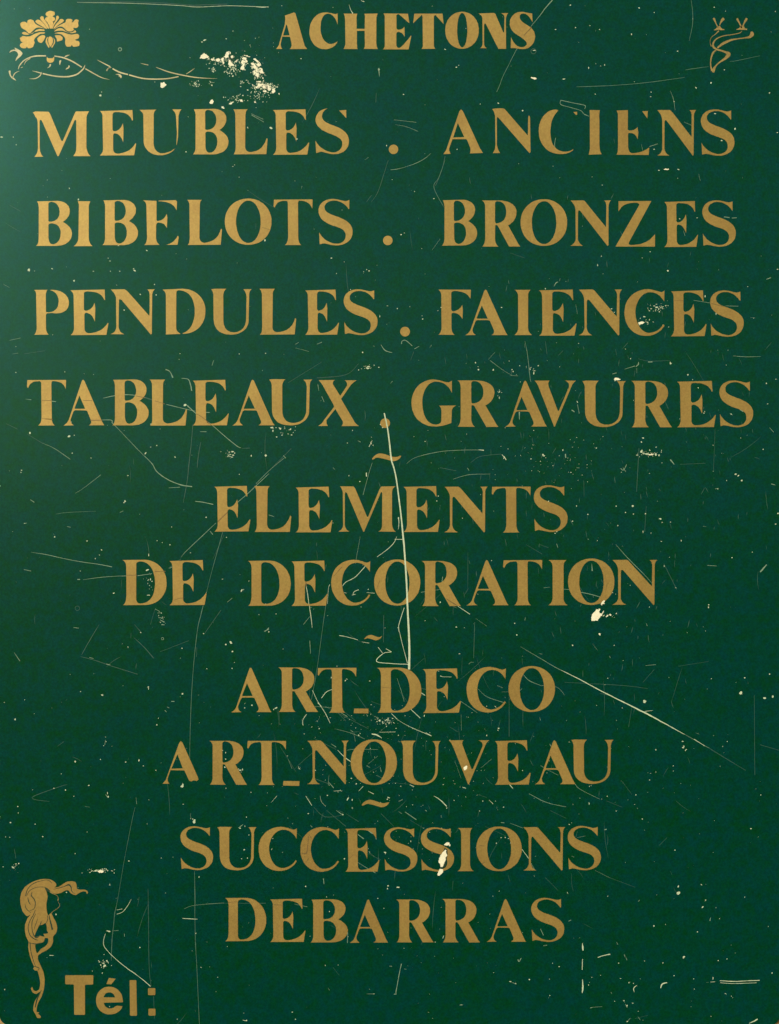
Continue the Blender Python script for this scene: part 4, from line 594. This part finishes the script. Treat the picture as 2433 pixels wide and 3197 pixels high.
K(T(1593, 2520), '1052,536,14,15 1050,496,6,11,30 1202,624,6,11,35 1194,484,7,4,45 1504,134,6,5 826,74,5,5 662,24,4 1030,268,6,4 610,556,4 358,534,3,7 1286,628,4 1465,562,3,5 1308,696,4,3 1170,778,5 898,742,5,7 970,732,4,3 1085,934,11,8 1082,940,6,10 1300,958,6,4 1354,948,5,4 955,972,4,6 1024,1052,6,5 678,974,5 690,1070,7,3 742,1096,5,6 770,1100,4,5 1146,1072,4 1150,1136,3,5 1343,1164,5,4 1382,1180,4 1636,1036,5,7 120,1076,7,6 306,996,6,4 248,1176,4,5 246,1074,4,3 35,1100,5 5,1090,4 510,1062,6,3 565,1050,4,3 652,1212,4 710,1208,7,5 730,1240,5,9 765,1225,6,3 800,1274,4 732,1338,8,4,-30 1276,84,3 1254,1306,3,4 1248,706,3,6 1220,580,4 370,108,5,4 384,98,3 840,960,4 1612,745,3 720,345,2 916,548,2 1550,185,2 900,340,2 1390,1190,2 265,975,4 1130,1245,2 490,1110,4 458,1120,2 830,1330,2 240,1190,2')
for i, (x, y, rx, ry, an) in enumerate(CH):
    if max(rx, ry) < 9: rx, ry = rx*.72, ry*.72
    if max(rx, ry) >= 4.46:
        shape('paint_chip', [ragged(blob(x, y, rx, ry, an, 10, .38), .5, 2.2)], M_CHIP if max(rx, ry) > 6 else M_SCRB, sign, 0, .00005+random.uniform(0, .00003) if not (1400 < x < 1450 and 2380 < y < 2400) else .00028)
V, F = [], []
def speck(x, y, rx, ry, an, z, n=6, rough=.35):
    b = len(V); V.extend(P(px, py, z) for px, py in blob(x, y, rx, ry, an, n, rough)); F.append(tuple(range(b, b+n))[::-1])
for (x, y, rx, ry, an) in CH:
    if max(rx, ry) < 6.2: speck(x, y, rx*.72, ry*.72, an, .000055+random.uniform(-.000005, .000005))
# crumbs of bare primer scattered through the chipped patches
for cx, cy, sx, sy, nn, rr in ((690, 190, 45, 12, 60, 1.4), (725, 215, 22, 16, 60, 1.5), (760, 195, 12, 20, 30, 1.6), (805, 225, 18, 28, 60, 1.6), (830, 270, 34, 14, 80, 1.6), (810, 300, 22, 14, 40, 1.2), (735, 310, 34, 14, 30, 1.4), (770, 260, 20, 10, 14, 1.3), (665, 215, 12, 10, 20, 1.3),
                               (612, 262, 14, 8, 26, 1.2), (660, 262, 8, 8, 8, 1.1), (2050, 960, 22, 10, 50, 1.3), (2010, 1005, 20, 8, 26, 1.2), (2025, 1415, 34, 9, 70, 1.3), (1150, 1145, 18, 6, 30, 1.1), (890, 1345, 30, 14, 26, 1.3), (715, 1420, 9, 9, 34, 1.2), (1205, 2250, 26, 12, 60, 1.1), (310, 2718, 36, 6, 50, 1.3), (45, 2705, 12, 10, 22, 1.1),
                               (325, 3010, 16, 14, 24, 1.2), (1895, 1925, 20, 8, 16, 1.3), (1560, 1225, 8, 16, 20, 1.2), (1340, 2990, 260, 160, 60, .9), (465, 1810, 14, 34, 26, 1.1), (740, 2410, 20, 12, 16, 1.0), (505, 1935, 12, 22, 20, 1.1), (1660, 1155, 14, 10, 20, 1.2), (1530, 1380, 200, 60, 30, .9), (1750, 1440, 130, 70, 90, 1.0), (1200, 2450, 330, 60, 120, 1.0), (1330, 2310, 300, 70, 110, 1.0), (1100, 2250, 200, 40, 90, 1.0), (1260, 2620, 180, 60, 60, .9), (2030, 2440, 300, 160, 50, .9), (800, 130, 60, 50, 12, 1)):
    for _ in range(nn if cy < 330 else int(nn*.6)):
        x, y = random.gauss(cx, sx*.6), random.gauss(cy, sy*.6); r = rr*random.uniform(.5, 1.7)*(1 if cy < 330 else .85)
        speck(x, y, r*random.uniform(.8, 1.8), r*random.uniform(.5, 1.1), random.uniform(0, 180), .000045+random.uniform(-.000004, .000004), 5)
mesh_obj('paint_specks', V, F, M_SCRB, sign, kind='stuff')
V, F = [], []
for cx, cy, sx, sy, nn in ((720, 185, 20, 10, 26), (765, 190, 8, 16, 14), (800, 225, 16, 24, 50), (830, 270, 26, 9, 40), (715, 165, 6, 6, 5), (690, 188, 20, 4, 10)):
    for _ in range(nn):      # flecks of green paint that still cling inside the big chips
        x, y = random.gauss(cx, sx*.6), random.gauss(cy, sy*.6); r = random.uniform(.8, 2.0)
        speck(x, y, r*random.uniform(.8, 1.8), r*random.uniform(.5, 1.0), random.uniform(0, 180), .00013+random.uniform(-.000004, .000004), 6)
mesh_obj('paint_flakes', V, F, M_DARK, sign, kind='stuff')
V, F = [], []
for _ in range(380):              # fine pinprick wear over the whole face
    x, y = random.uniform(5, 2428), random.uniform(5, 3192); r = random.choice((.5, .6, .8, 1.0, 1.2))
    speck(x, y, r*random.uniform(.8, 1.6), r, random.uniform(0, 180), .00003+random.uniform(-.000004, .000004), 5)
mesh_obj('fine_specks', V, F, M_SCR, sign, kind='stuff')
V, F = [], []
def hair_line(x, y, L, an, w_):
    c_ = random.uniform(-.12, .12); pts = []
    for k in range(5):
        t = k/4; aa = math.radians(an)+c_*(t-.5)*2
        pts.append((x+math.cos(aa)*L*(t-.5), y+math.sin(aa)*L*(t-.5), w_*(math.sin(math.pi*(t*.9+.05)))))
    v, f = strip(pts, .00002+random.uniform(-.000004, .000004), .3); b = len(V); V.extend(v); F.extend(tuple(i+b for i in q) for q in f)
for _ in range(110):              # hairline rubs, densest in the lower middle where the board was knocked most
    if random.random() < .6: x, y = random.gauss(1300, 330), random.gauss(2280, 260)
    else: x, y = random.uniform(0, 2433), random.uniform(300, 3190)
    hair_line(x, y, random.choice((20, 35, 60, 120)), random.choice((random.gauss(40, 18), random.gauss(-55, 15), random.gauss(88, 5))), random.uniform(.8, 1.6))
for _ in range(260):
    x, y = random.gauss(1850, 330), random.gauss(1500, 380)
    hair_line(x, y, random.uniform(4, 26), random.gauss(88, 14), random.uniform(.9, 2.2))
mesh_obj('hairline_rubs', V, F, M_FAINT, sign, kind='stuff')
# small rings left by screws or suction
for x, y, r, wd, mt in ((375, 154, 6.2, 2.2, M_SCR), (242, 1899, 7.5, 1.2, M_FAINT), (508, 1994, 4.2, 1.2, M_SCR), (1666, 160, 9, 2, M_FAINT), (321, 2170, 4, 1.4, M_FAINT)):
    shape('ring_mark', [ell(x-r, y-r, x+r, y+r, 20, 2), ell(x-r+wd, y-r+wd, x+r-wd, y+r-wd, 20, 2)], mt, sign, 0, .00005)
